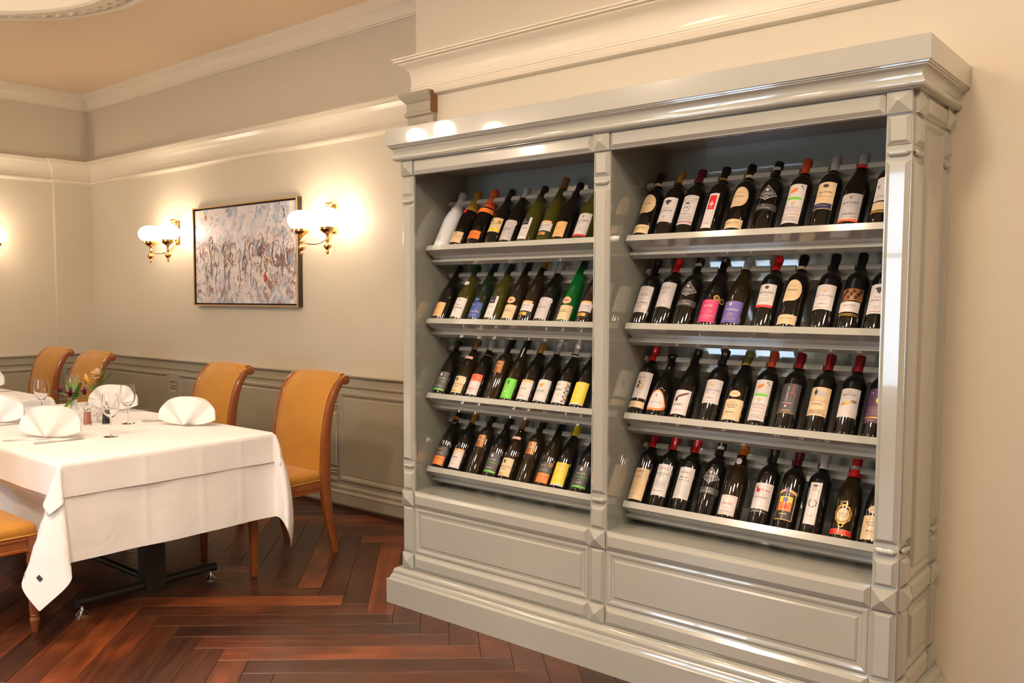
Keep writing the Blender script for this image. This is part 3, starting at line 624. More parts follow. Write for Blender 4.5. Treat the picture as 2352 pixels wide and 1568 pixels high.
X = lambda s, z, sz, c='ink', s0=0, sh=0.0, rot=0: ('x', s, z, sz, c, s0, sh, rot)
LN = lambda w, z0, z1, n, c='grey': ('lines', w, z0, z1, c, n)
DES = {
 'whitefizz': dict(t='ch', g='white', cap=('foilw','foil',.20), L=[('r', .055, .055, .056, 'grey'), X('CAVA', .10, .008, 'silver'), X('BRUT', .075, .006, 'silver'), ('blob', .018, .03, .04, 'silver', 0), ('e', .008, .008, .192, 'red')]),
 'goldfizz': dict(t='ch', g='dark', cap=('gold','foil',.19), L=[('r', .072, .012, .068, 'cream'), X('MOËT & CHANDON', .044, .0085, 'ink'), ('lines', .05, .018, .034, 'gold', 3), ('e', .014, .014, .058, 'gold'), ('e', .018, .018, .178, 'red')]),
 'orangefizz': dict(t='ch', g='dark', cap=('org2','foil',.20), L=[('r', .075, .028, .068, 'orange'), X('PROSPITO', .050, .0115, 'wine'), X('SPUMANTE', .038, .005, 'wine'), ('n', .12, .168, .188, 'orange')]),
 'cream30': dict(t='bu', g='dark', cap=('black','std'), L=[('r', .075, .058, .128, 'cream'), ('r', .075, .064, .076, 'yellow'), X('S. MAISTIN', .098, .0095, 'ink'), X('PINOT GRIS', .070, .0045, 'ink'), ('blob', .012, .010, .115, 'ink', -.012), ('e', .017, .017, .108, 'gold', .026), X('30', .108, .010, 'ink', .026)]),
 'arjolle': dict(t='bu', g='dark', cap=('silver','std'), L=[('r', .072, .012, .112, 'grey'), X('ARJOLLE', .066, .0125, 'ink', -.004), LN(.04, .045, .056, 3, 'silver'), ('e', .020, .020, .098, 'w', .030), X('M', .098, .010, 'ink', .030)]),
 'square810': dict(t='bu', g='olive', cap=('black','screw'), L=[('r', .046, .012, .118, 'w'), ('r', .032, .082, .118, 'black', -.004), X('810', .094, .011, 'w', -.004), X('*', .106, .014, 'w', -.004), LN(.03, .062, .068, 2, 'ink'), LN(.022, .028, .045, 3, 'grey')]),
 'pinotgrigio': dict(t='fl', g='olive', cap=('bronze','std'), L=[('r', .070, .050, .088, 'w'), ('r', .058, .088, .098, 'tan'), X('Pinot Grigio', .076, .0095, 'ink'), LN(.045, .060, .068, 3, 'grey'), ('r', .074, .026, .046, 'black'), ('r', .036, .028, .042, 'gold'), X('SAVE', .035, .006, 'ink')]),
 'pinotgrigio2': dict(t='fl', g='brown', cap=('gold','std'), L=[('r', .070, .050, .088, 'w'), ('r', .058, .088, .098, 'tan'), X('Pinot Grigio', .076, .0095, 'ink'), LN(.045, .060, .068, 3, 'grey'), ('r', .074, .026, .046, 'black'), ('r', .036, .028, .042, 'gold'), X('SAVE', .035, .006, 'ink')]),
 'tanlabel': dict(t='bu', g='dark', cap=('black','std'), L=[('r', .058, .014, .086, 'tan'), X('TOUSI', .054, .009, 'brown', -.004), LN(.03, .024, .030, 2, 'brown')]),
 'villamaria_w': dict(t='bu', g='olive', cap=('silver','screw'), L=[('r', .070, .012, .118, 'w'), ('r', .070, .012, .020, 'red'), X('V', .102, .020, 'wine'), X('VILLA MARIA', .082, .0095, 'ink'), LN(.03, .072, .073, 2, 'grey'), X('Riesling', .045, .008, 'silver', 0, .3)]),
 'villamaria_r': dict(t='bu', g='dark', cap=('silver','screw'), L=[('r', .070, .012, .118, 'grey'), ('r', .070, .012, .021, 'org2'), X('V', .102, .020, 'wine'), X('VILLA MARIA', .082, .0095, 'ink'), LN(.03, .072, .073, 2, 'silver'), X('Pinot Noir', .040, .009, 'ink', 0, .3), LN(.05, .030, .032, 1, 'silver'), ('n', .10, .236, .246, 'red')]),
 'chablis': dict(t='bu', g='olive', cap=('dkgreen','std'), L=[('r', .074, .012, .110, 'w'), X('CHABLIS', .096, .006, 'ink'), X('Domaine', .074, .007, 'ink', 0, .3), X('WILLIAM FEVRE', .058, .0085, 'ink'), X('2013', .044, .005, 'ink'), ('e', .030, .020, .188, 'w')]),
 'bluedry': dict(t='fl', g='deepgreen', cap=('navy','std'), L=[('r', .072, .012, .090, 'blue'), X('DR', .076, .011, 'w', -.008), X('Loving Dry', .044, .014, 'w', 0, .35), LN(.05, .022, .028, 2, 'w'), ('e', .028, .018, .102, 'blue'), X('50', .102, .008, 'w')]),
 'domberg': dict(t='fl', g='brown', cap=('black','std'), L=[('r', .070, .012, .078, 'cream'), X('DOMAINE', .058, .0055, 'ink'), X('WEINBERG', .048, .009, 'ink'), X('RIESLING', .028, .005, 'tan'), ('e', .042, .032, .100, 'tan'), ('e', .036, .026, .100, 'pink'), ('blob', .026, .008, .100, 'brown', 0)]),
 'domberg_g': dict(t='fl', g='green', cap=('black','std'), L=[('r', .070, .012, .078, 'cream'), X('DOMAINE', .058, .0055, 'ink'), X('WEINBERG', .048, .009, 'ink'), X('RIESLING', .028, .005, 'tan'), ('e', .042, .032, .100, 'tan'), ('e', .036, .026, .100, 'pink'), ('blob', .026, .008, .100, 'brown', 0)]),
 'midal_grey': dict(t='bu', g='dark', cap=('black','std'), L=[('r', .074, .016, .112, 'char'), ('r', .074, .020, .027, 'lime'), X('MIDALIDARE', .078, .0085, 'w'), X('SAUVIGNON BLANC', .064, .0088, 'lime'), X('2015', .052, .004, 'w'), X('Amatilla', .040, .010, 'w', 0, .4), ('blob', .012, .016, .096, 'w', 0), ('n', .1, .286, .292, 'lime')]),
 'burgozone': dict(t='bu', g='brown', cap=('bronze','std'), L=[('r', .066, .014, .096, 'cream'), ('r', .050, .020, .026, 'gold', -.006), X('BURGOZONE', .056, .0092, 'ink'), X('Viognier', .044, .007, 'ink', 0, .3), ('blob', .012, .016, .080, 'ink', -.008), ('n', .050, .188, .200, 'pink')]),
 'mullen': dict(t='bu', g='dark', cap=('silver','wax',.215), L=[('r', .072, .012, .112, 'w'), ('r', .072, .078, .112, 'org2'), ('blob', .010, .005, .086, 'w', -.014), X('Mullen', .040, .015, 'org2', 0, .3), LN(.03, .026, .028, 2, 'grey')]),
 'goldplaque': dict(t='tb', g='brown', cap=('brown2','std') if False else ('black','std'), L=[('r', .046, .128, .186, 'brown'), ('ring', .018, .026, .170, 'w', .0022), ('r', .0012, .132, .182, 'gold', .002), ('r', .0012, .132, .182, 'gold', .008), ('r', .0012, .132, .182, 'gold', .014), ('blob', .030, .0015, .160, 'w', 0)]),
 'midal_lime': dict(t='fl', g='brown', cap=('black','std'), L=[('r', .068, .012, .105, 'lime'), X('MIDALIDARE', .070, .008, 'w'), X('SAUVIGNON BLANC & PINOT GRIS', .056, .0052, 'w'), LN(.04, .022, .028, 2, 'w'), ('blob', .012, .018, .088, 'green', 0), ('blob', .014, .008, .042, 'w', 0)]),
 'goldtop': dict(t='bu', g='dark', cap=('gold','std'), L=[('r', .070, .012, .104, 'w'), ('r', .070, .092, .104, 'tan'), X('BENDIDA', .082, .0065, 'tan'), X('Syrna', .062, .012, 'wine', 0, .4), X('DONATO', .044, .006, 'grey'), ('blob', .03, .005, .030, 'tan', 0)]),
 'angel': dict(t='bu', g='dark', cap=('silver','screw'), L=[('r', .074, .012, .110, 'w'), X('ANGEL', .058, .0155, 'ink'), X('Chardonnay', .046, .005, 'ink', 0, .3), ('blob', .032, .006, .088, 'gold', 0, .25), ('blob', .014, .016, .084, 'gold', 0), ('r', .074, .016, .019, 'silver')]),
 'floral': dict(t='bu', g='dark', cap=('silver','wax',.232), L=[('r', .076, .012, .110, 'w'), X('BENDIDA', .094, .0055, 'ink', -.012), X('Rubinifera', .072, .010, 'ink', -.010, .4), LN(.025, .044, .050, 2, 'grey')]+[('e', .0075, .0075, .022+.0098*k, ('navy', 'red', 'blue', 'gold', 'green')[k % 5], .029+(.004 if k % 2 else -.004)) for k in range(9)]),
 'midal_yel': dict(t='bu', g='dark', cap=('yellow','std'), L=[('r', .074, .012, .112, 'yellow'), ('r', .074, .012, .019, 'w'), X('MIDALIDARE', .076, .0085, 'cream'), X('RIESLING', .062, .006, 'cream'), X('Riesla', .036, .010, 'cream', 0, .4), ('blob', .013, .017, .096, 'cream', 0)]),
 'photographe': dict(t='bu', g='dark', cap=('black','std'), L=[('r', .072, .014, .104, 'char'), ('r', .072, .014, .056, 'orange'), X('PHOTOGRAPHE', .042, .0095, 'ink'), LN(.03, .022, .028, 2, 'rust'), X('Gaudry', .090, .011, 'tan', -.006, .4), LN(.05, .066, .074, 3, 'silver'), ('n', .1, .250, .264, 'orange')]),
 'photomedal': dict(t='fl', g='brown', cap=('black','std'), L=[('r', .070, .014, .104, 'char'), ('r', .070, .014, .056, 'orange'), X('PHOTOGRAPHE', .042, .0092, 'ink'), LN(.03, .022, .028, 2, 'rust'), X('Gaudry', .090, .011, 'tan', -.006, .4), LN(.05, .066, .074, 3, 'silver'), ('e', .022, .022, .096, 'bronze', .028), ('n', .1, .300, .312, 'yellow')]),
 # right bay
 'sovrana': dict(t='bx', g='dark', cap=('black','std'), L=[('t', .064, .102, .184, 'cream'), X('BATASIOLO', .160, .0045, 'ink'), X('Sovrana', .144, .0105, 'ink', -.002, .4), X('2011', .133, .003, 'ink'), LN(.040, .112, .122, 3, 'tan'), ('r', .072, .012, .048, 'cream'), X('Barbera d\'Alba', .034, .0070, 'ink', 0, .4), LN(.045, .021, .026, 2, 'tan'), ('n', .10, .240, .252, 'cream')]),
 'labaume': dict(t='bx', g='dark', cap=('gold','std'), L=[('r', .068, .056, .164, 'w'), X('DOMAINE DE', .116, .0046, 'ink'), X('LA BAUME', .104, .0105, 'ink'), X('Grand Châtaignier', .094, .0046, 'grey', 0, .4), X('MERLOT', .080, .0050, 'ink'), X('2013', .073, .0040, 'ink'), LN(.04, .063, .064, 2, 'pink'), ('blob', .026, .010, .146, 'ink', 0), ('blob', .012, .020, .140, 'ink', 0), ('n', .1, .238, .246, 'black')]),
 'margaux': dict(t='bx', g='dark', cap=('wine','std'), L=[('r', .068, .040, .166, 'w'), X('CHATEAU', .160, .0055, 'ink'), X('MARQUIS DE TERME', .150, .0068, 'ink'), LN(.056, .142, .143, 1, 'ink'), X('GRAND CRU CLASSÉ', .134, .0042, 'ink'), ('ring', .024, .034, .110, 'ink', .0012), X('MR', .110, .010, 'ink'), ('blob', .014, .005, .130, 'ink', 0), X('MARGAUX', .084, .0068, 'ink'), LN(.054, .056, .074, 4, 'grey'), ('r', .068, .048, .050, 'red')]),
 'redsquare': dict(t='bx', g='dark', cap=('black','std'), L=[('r', .038, .018, .166, 'w'), ('r', .026, .096, .156, 'red'), ('k', .018, .108, .134, 'pink'), X('SHERRY', .103, .0045, 'w'), X('COSTIANA', .036, .0048, 'red'), ('n', .1, .240, .248, 'gold')]),
 'cygnus': dict(t='bx', g='dark', cap=('black','std'), L=[('k', .074, .120, .182, 'silver'), ('k', .0705, .1225, .1795, 'char'), X('CYGNUS', .1465, .0105, 'w'), X('CONTE ROSSO', .139, .0036, 'w'), ('blob', .010, .010, .162, 'w', 0), LN(.022, .129, .134, 3, 'silver'), ('r', .095, .080, .104, 'char'), X('TASCA D\'ALMERITA', .088, .0056, 'w'), X('M', .097, .0080, 'w'), ('n', .030, .262, .274, 'w')]),
 'artlabel': dict(t='bx', g='dark', cap=('rust','std'), L=[('r', .064, .020, .176, 'w'), ('blob', .026, .016, .150, 'orange', -.006, .45), ('blob', .008, .005, .166, 'green', .017), ('blob', .006, .004, .158, 'green', .022), ('blob', .054, .009, .118, 'lime', 0), ('blob', .014, .012, .100, 'tan', 0), X('2012', .088, .0045, 'ink'), LN(.05, .078, .083, 2, 'grey'), X('Château Mouton', .068, .0060, 'red', .004, .3), X('Mouton Rothschild', .055, .0078, 'tan', 0, .4), LN(.05, .028, .042, 4, 'grey')]),
 'salceda': dict(t='bx', g='dark', cap=('silver','std'), L=[('r', .066, .068, .174, 'cream'), ('r', .062, .070, .090, 'navy'), X('Viña Salceda', .134, .0092, 'ink', 0, .4), X('RIOJA', .123, .0045, 'ink', -.012), LN(.054, .116, .118, 2, 'tan'), X('RESERVA', .104, .0052, 'tan'), X('2009', .096, .0040, 'tan', .014), X('VIÑA SALCEDA', .080, .0052, 'w'), ('blob', .018, .012, .158, 'ink', 0)]),
 'whitek': dict(t='bx', g='dark', cap=('black','std'), L=[('r', .060, .085, .175, 'w'), ('r', .060, .050, .080, 'cream'), X('K', .138, .020, 'ink', -.016), LN(.05, .098, .104, 2, 'ink'), ('r', .066, .040, .046, 'gold')]),
 'esteve': dict(t='bx', g='dark', cap=('black','std'), L=[('r', .066, .050, .164, 'w'), LN(.036, .140, .150, 2, 'grey'), ('blob', .040, .014, .126, 'grey', 0), X('Domaine', .108, .0070, 'ink'), X('Saint-Estève', .092, .0105, 'ink', -.002), LN(.05, .083, .084, 1, 'grey'), X('Syrah', .073, .0100, 'crim', -.006, .4), LN(.054, .056, .062, 2, 'grey')]),
 'trapiche': dict(t='bx', g='dark', cap=('red','std'), L=[('r', .072, .074, .180, 'grey'), X('TRAPICHE', .156, .0100, 'ink', -.006), X('BROQUEL', .147, .0045, 'brown', -.004), X('MALBEC', .134, .0060, 'ink', -.006), X('Saline', .112, .0070, 'grey', -.01, .4), LN(.03, .088, .100, 3, 'silver')]),
 'elixir': dict(t='bu', g='dark', cap=('black','screw'), L=[('r', .072, .012, .104, 'mag'), LN(.035, .096, .097, 1, 'w'), X('ELIXIR', .078, .0125, 'w'), ('ring', .034, .012, .056, 'pink', .0014), X('Cuvée Charmeur', .038, .0085, 'w', 0, .4), X('PINOT NOIR', .028, .0050, 'w'), ('e', .022, .022, .112, 'gold', .024), ('e', .015, .015, .112, 'black', .024), X('MEDAL', .112, .0035, 'gold', .024), ('e', .022, .022, .104, 'gold', .046), ('e', .015, .015, .104, 'black', .046)]),
 'purple': dict(t='bu', g='brown', cap=('silver','std'), L=[('r', .074, .012, .098, 'purple'), ('blob', .010, .014, .086, 'tan', -.006), X('Telishbad', .064, .0130, 'w', 0, .4), X('SINCE 1899', .048, .0042, 'w'), X('CABERNET', .040, .0055, 'tan'), LN(.05, .024, .032, 3, 'w')]),
 'regaleali': dict(t='bx', g='dark', cap=('red','std'), L=[('r', .064, .076, .168, 'w'), ('r', .064, .076, .086, 'red'), X('REGALEALI', .134, .0112, 'ink'), LN(.02, .123, .124, 1, 'ink'), X('Nero d\'Avola', .112, .0055, 'ink', 0, .3), LN(.04, .098, .106, 3, 'grey'), ('blob', .014, .012, .154, 'ink', 0), X('TASCA', .081, .0050, 'tan')]),
 'moutoncadet': dict(t='bx', g='dark', cap=('black','std'), L=[('r', .072, .070, .164, 'w'), X('MOUTON CADET', .122, .0098, 'ink'), LN(.034, .104, .114, 4, 'grey'), X('2012', .098, .0036, 'ink'), X('BORDEAUX', .090, .0056, 'ink'), LN(.058, .078, .079, 1, 'tan'), ('ring', .022, .014, .148, 'tan', .0010), ('blob', .010, .012, .140, 'tan', 0)]),
 'sebastiani': dict(t='bx', g='dark', cap=('black','std'), L=[('r', .074, .104, .148, 'brown')]+[('e', .010, .013, .116+.011*(k % 3), 'black', -.030+.0075*k) for k in range(9)]+[('r', .068, .060, .098, 'w'), X('SEBASTIANI', .084, .0082, 'ink'), LN(.036, .074, .076, 2, 'tan'), ('r', .066, .046, .048, 'gold'), ('r', .060, .051, .053, 'gold')]),
 'vialto': dict(t='bx', g='dark', cap=('red','std'), L=[('r', .074, .066, .176, 'w'), X('2009', .166, .0045, 'org2'), X('VIALTO', .152, .0112, 'brown', -.004), LN(.040, .141, .142, 1, 'grey'), ('ring', .030, .024, .116, 'gold', .004), ('blob', .012, .014, .116, 'ink', -.010), ('blob', .010, .012, .132, 'ink', -.008), ('r', .074, .026, .052, 'cream'), X('MAGNIFICUM', .038, .0060, 'gold')]),
 'orangetri': dict(t='sq', g='dark', cap=('black','lip'), L=[('o', .086, .020, .104, 'orange'), ('o', .076, .028, .098, 'w'), X('DOMAINE DE L\'ARJOLLE', .052, .0060, 'ink'), X('PARADOXE', .040, .0050, 'grey'), ('blob', .005, .012, .080, 'brown', 0)]),
 'esporao': dict(t='bu', g='dark', cap=('black','std'), L=[('r', .070, .014, .112, 'w'), ('blob', .046, .010, .090, 'wine', .002, .42), ('blob', .014, .005, .100, 'wine', .022), ('blob', .012, .018, .074, 'wine', -.016), X('ESPORÃO', .052, .0105, 'ink', -.006), X('RESERVA 2012', .030, .0045, 'red', 0)]),
 'rodet': dict(t='bu', g='dark', cap=('olivecap','std'), L=[('r', .074, .012, .092, 'cream'), X('ANTONIN', .079, .0050, 'ink'), X('RODET', .068, .0120, 'ink'), LN(.030, .059, .060, 2, 'ink'), X('BROUILLY', .040, .0072, 'ink'), LN(.034, .031, .032, 1, 'tan'), ('e', .042, .026, .112, 'cream'), X('RODET', .112, .0062, 'ink'), ('n', .08, .238, .245, 'gold')]),
 'donna': dict(t='bx', g='dark', cap=('crim','std'), L=[('r', .074, .056, .168, 'char'), X('DONNA LISA', .130, .0095, 'w', -.004, 0, 1), ('blob', .003, .034, .150, 'red', .012), ('blob', .010, .008, .134, 'red', .011), ('blob', .008, .005, .126, 'red', .020), ('r', .034, .094, .0955, 'w'), ('r', .026, .090, .0925, 'mag'), ('blob', .007, .009, .082, 'w', -.002), X('Lisandro', .067, .0100, 'tan', 0, .4), ('r', .068, .0575, .0588, 'gold')]),
 'pomerol': dict(t='bx', g='dark', cap=('crim','std'), L=[('r', .074, .058, .162, 'cream'), ('blob', .050, .014, .140, 'grey', 0), ('blob', .012, .022, .142, 'ink', -.012), ('r', .046, .130, .133, 'grey'), X('Château Mazeyres', .112, .0082, 'pink', 0, .4), X('POMEROL', .099, .0080, 'ink'), X('2012', .088, .0055, 'pink'), LN(.062, .066, .078, 4, 'brown')]),
 'rapitala': dict(t='bx', g='dark', cap=('crim','std'), L=[('r', .068, .062, .164, 'w'), X('TENUTA', .150, .0055, 'ink'), X('RAPITALÀ', .141, .0098, 'ink', -.002), X('NERO D\'AVOLA', .131, .0042, 'pink'), ('blob', .034, .010, .110, 'gold', -.006, .15), ('blob', .020, .008, .118, 'bronze', .018, -.15), X('CAMPO REALE', .080, .0045, 'grey', .006), X('2013', .074, .0036, 'grey', -.006), ('blob', .008, .005, .158, 'gold', 0)]),
 'plumla': dict(t='bx', g='dark', cap=('black','std'), L=[('r', .074, .050, .170, 'plum'), X('LA', .154, .0105, 'w', -.020), ('blob', .018, .020, .128, 'yellow', .006), LN(.05, .078, .104, 5, 'tan'), ('r', .074, .066, .070, 'gold'), X('CEOLO', .058, .0070, 'tan', -.010)]),
 'grange': dict(t='bx', g='dark', cap=('red','std'), L=[('r', .068, .012, .140, 'cream'), X('Penfolds', .126, .0110, 'crim', -.004, .35), X('Grange', .106, .0105, 'org2', -.008, .35), LN(.034, .090, .098, 2, 'tan'), LN(.055, .030, .076, 8, 'tan')]),
 'rawsons': dict(t='bx', g='dark', cap=('red','std'), L=[('r', .068, .042, .168, 'w'), X('Penfolds', .151, .0115, 'crim', 0, .35), X('RAWSON\'S', .129, .0120, 'ink'), X('RETREAT', .119, .0045, 'ink'), ('blob', .054, .008, .088, 'grey', 0), LN(.056, .074, .100, 5, 'grey'), X('SHIRAZ CABERNET', .060, .0046, 'ink')]),
 'bin389': dict(t='bx', g='dark', cap=('red','std'), L=[('r', .070, .044, .168, 'w'), X('Penfolds', .147, .0115, 'crim', 0, .35), X('BIN 389', .127, .0090, 'ink'), X('CABERNET SHIRAZ', .116, .0056, 'ink'), LN(.04, .106, .107, 1, 'grey'), LN(.058, .054, .096, 9, 'silver')]),
 'lafage': dict(t='bu', g='brown', cap=('orange','screw',.205), L=[('r', .066, .012, .086, 'w'), ('r', .060, .0165, .0175, 'tan'), ('r', .060, .0805, .0815, 'tan'), X('LAFAGE', .054, .0100, 'org2'), X('CÔTÉ SUD', .038, .0048, 'grey'), LN(.04, .024, .026, 2, 'grey'), ('e', .022, .024, .222, 'w')]),
 'moresco': dict(t='bx', g='dark', cap=('black','std'), L=[('r', .074, .054, .150, 'w'), ('blob', .040, .003, .124, 'red', .012, -.12), ('blob', .016, .014, .122, 'red', -.014), ('blob', .008, .012, .132, 'red', -.020), X('SITO MORESCO', .096, .0070, 'ink'), X('2012', .087, .0048, 'ink'), ('r', .062, .043, .0442, 'silver'), ('r', .040, .047, .0482, 'silver')]),
 'banfi': dict(t='bx', g='dark', cap=('wine','std'), L=[('h', .066, .030, .144, 'tan'), ('h', .061, .0325, .134, 'black'), X('Castello di Montalcino', .122, .0048, 'tan'), ('r', .046, .062, .114, 'orange'), ('r', .046, .094, .114, 'yellow'), ('blob', .018, .018, .102, 'purple', 0), ('blob', .030, .010, .076, 'rust', 0, .2), ('blob', .010, .022, .080, 'red', .004), X('BANFI', .050, .0090, 'yellow'), X('2013', .040, .0040, 'tan'), ('e', .012, .012, .140, 'purple')]),
 'uno': dict(t='bx', g='dark', cap=('w','std'), L=[('r', .040, .030, .178, 'w'), ('blob', .020, .008, .166, 'ink', 0), LN(.022, .150, .158, 3, 'ink'), ('ring', .028, .030, .104, 'dkgreen', .0025), ('r', .014, .116, .121, 'w'), X('ANIMA', .060, .0065, 'tan'), X('2012', .046, .0040, 'tan')]),
 'santi': dict(t='bu', g='brown', cap=('red','std',.222), L=[('ring', .056, .066, .082, 'gold', .006), ('e', .042, .046, .080, 'cream'), X('AMARONE', .083, .0062, 'ink'), X('Valpolicella', .075, .0044, 'ink', 0, .4), ('ring', .022, .018, .118, 'gold', .003), ('ring', .018, .016, .044, 'gold', .003), ('r', .076, .012, .030, 'gold'), ('r', .076, .0135, .0285, 'red'), X('SANTI', .021, .0092, 'tan'), ('n', .1, .248, .262, 'w')]),
}
# bay, row -> [(base pixel column in the photograph's 2352 frame converted to x in metres), design, description]
SHELVES = {
 (0,0): [(0.109,'whitefizz','white sparkling-wine bottle with silver foil'), (0.203,'goldfizz','dark sparkling-wine bottle with gold foil'), (0.301,'orangefizz','dark sparkling-wine bottle with orange foil and label'), (0.401,'cream30','dark bottle with cream label and yellow band'), (0.483,'arjolle','dark bottle with pale grey label and silver capsule'), (0.578,'square810','olive bottle with white label and black square'), (0.674,'pinotgrigio','tall olive bottle with bronze capsule'), (0.757,'tanlabel','black bottle with a small tan label'), (0.858,'villamaria_w','olive bottle with white label and red stripe')],
 (0,1): [(0.095,'tanlabel','black bottle with a small tan label'), (0.204,'chablis','olive bottle with white label and green capsule'), (0.304,'bluedry','slim dark bottle with bright blue label'), (0.400,'square810','olive bottle with white label and black square'), (0.494,'domberg','slim brown bottle with cream label and oval vignette'), (0.580,'pinotgrigio2','slim brown bottle with gold capsule'), (0.669,'arjolle','dark bottle with pale grey label and silver capsule'), (0.780,'domberg_g','bright green bottle with cream label'), (0.872,'pinotgrigio2','slim brown bottle with white label and tan strip')],
 (0,2): [(0.098,'midal_grey','black bottle with charcoal label and lime stripe'), (0.208,'burgozone','brown bottle with cream label and bronze capsule'), (0.297,'mullen','dark bottle with orange and white label'), (0.401,'goldplaque','tall brown bottle with bronze plaque label'), (0.489,'midal_lime','slim brown bottle with lime green label'), (0.580,'goldtop','dark bottle with white label and gold capsule'), (0.667,'angel','dark bottle with white label and gold bird'), (0.761,'floral','dark bottle with white label edged with coloured dots'), (0.851,'midal_yel','dark bottle with yellow label')],
 (0,3): [(0.093,'photographe','black bottle with orange and charcoal label'), (0.194,'goldtop','dark bottle with white label and gold capsule'), (0.298,'goldplaque','tall brown bottle with bronze plaque label'), (0.400,'midal_grey','black bottle with charcoal label and lime stripe'), (0.483,'burgozone','brown bottle with cream label and bronze capsule'), (0.579,'goldplaque','tall brown bottle with bronze plaque label'), (0.679,'photomedal','slim bottle with orange label and bronze medal'), (0.759,'midal_yel','dark bottle with yellow label'), (0.864,'midal_grey','black bottle with charcoal label and lime stripe')],
 (1,0): [(1.129,'sovrana','dark bottle with cream teardrop label'), (1.216,'labaume','dark bottle with white label and tree emblem'), (1.299,'margaux','dark bottle with white crest label and maroon capsule'), (1.393,'redsquare','dark bottle with narrow white label and red square'), (1.490,'sovrana','dark bottle with cream teardrop label'), (1.587,'cygnus','black bottle with charcoal kite label'), (1.687,'artlabel','dark bottle with painted white label and rust capsule'), (1.784,'salceda','dark bottle with cream label and navy band'), (1.873,'villamaria_r','dark bottle with grey label and red stripe'), (1.966,'whitek','dark bottle half hidden by the right post')],
 (1,1): [(1.122,'esteve','dark bottle with white label and red script'), (1.210,'trapiche','dark bottle with grey label and red capsule'), (1.298,'cygnus','black bottle with charcoal kite label'), (1.398,'elixir','dark bottle with magenta label and gold medals'), (1.487,'purple','dark bottle with violet label and silver capsule'), (1.595,'regaleali','dark bottle with white label and red band'), (1.684,'sovrana','dark bottle with cream teardrop label'), (1.791,'moutoncadet','dark bottle with white label and black capsule'), (1.878,'sebastiani','dark bottle with orange leaf band and white label'), (1.961,'labaume','dark bottle half hidden by the right post')],
 (1,2): [(1.117,'vialto','dark bottle with white label and red capsule'), (1.2005,'orangetri','squat dark bottle with orange-rimmed label'), (1.297,'esporao','dark bottle with white label and brown lizard'), (1.405,'moutoncadet','dark bottle with white label and black capsule'), (1.497,'rodet','dark bottle with cream label and olive capsule'), (1.587,'artlabel','dark bottle with painted white label and rust capsule'), (1.684,'donna','dark bottle with charcoal label and crimson capsule'), (1.784,'pomerol','dark bottle with cream chateau label and crimson capsule'), (1.879,'rapitala','dark bottle with white label and gold hills'), (1.966,'plumla','dark bottle with plum label beside the right post')],
 (1,3): [(1.122,'grange','dark bottle with long cream label and red capsule'), (1.211,'rawsons','dark bottle with white vineyard label and red capsule'), (1.302,'bin389','dark bottle with white ruled label and red capsule'), (1.401,'cygnus','black bottle with charcoal kite label'), (1.489,'lafage','dark bottle with white label and orange cap'), (1.600,'moresco','dark bottle with white label and red figure'), (1.688,'banfi','dark bottle with sunset picture label'), (1.777,'uno','dark bottle with narrow white label and wreath'), (1.880,'santi','dark bottle with ornate gold oval label'), (1.973,'rodet','dark bottle half hidden by the right post')],
}
ORD = ['first','second','third','fourth','fifth','sixth','seventh','eighth','ninth','tenth']
ROWN = ['top','second','third','bottom']
keys = set()
for d in DES.values():
    for L in d['L']:
        if L[0] == 'x': keys.add((L[1], L[6] if len(L) > 6 else 0.0))
text_meshes(keys)
shelves({k: [b[0] for b in v] for k, v in SHELVES.items()})
def make_bottle(design):
    d = DES[design]; k = d['t']; root = empty('wine_bottle')
    link('glass_body', body_mesh(k, d['g']), None, root)
    c = d['cap']; link('capsule', capsule_mesh(k, c[0], c[1], c[2] if len(c) > 2 else None), None, root)
    lab = None
    for nm, me in label_parts(design):
        o = link(nm, me, None, lab if (lab is not None and nm not in ('neck_band',)) else root)
        if lab is None: lab = o
    return root
PROTO = {}
for (bay, row), lst in SHELVES.items():
    for i, (x, des, desc) in enumerate(lst):
        b = copy_tree(PROTO[des]) if des in PROTO else make_bottle(des)
        PROTO.setdefault(des, b)
        q = Vector((0, OY, ZSH[row]))+D*(.0425)+NN*.0004
        b.location = (x, q.y, q.z); b.rotation_euler = (-TH, 0, 0)
        tag(b, '%s, %s from left, %s bay %s shelf' % (desc, ORD[i], ('left', 'right')[bay], ROWN[row]), 'wine bottle', 'wine bottles on the %s shelf of the %s bay' % (ROWN[row], ('left', 'right')[bay]))

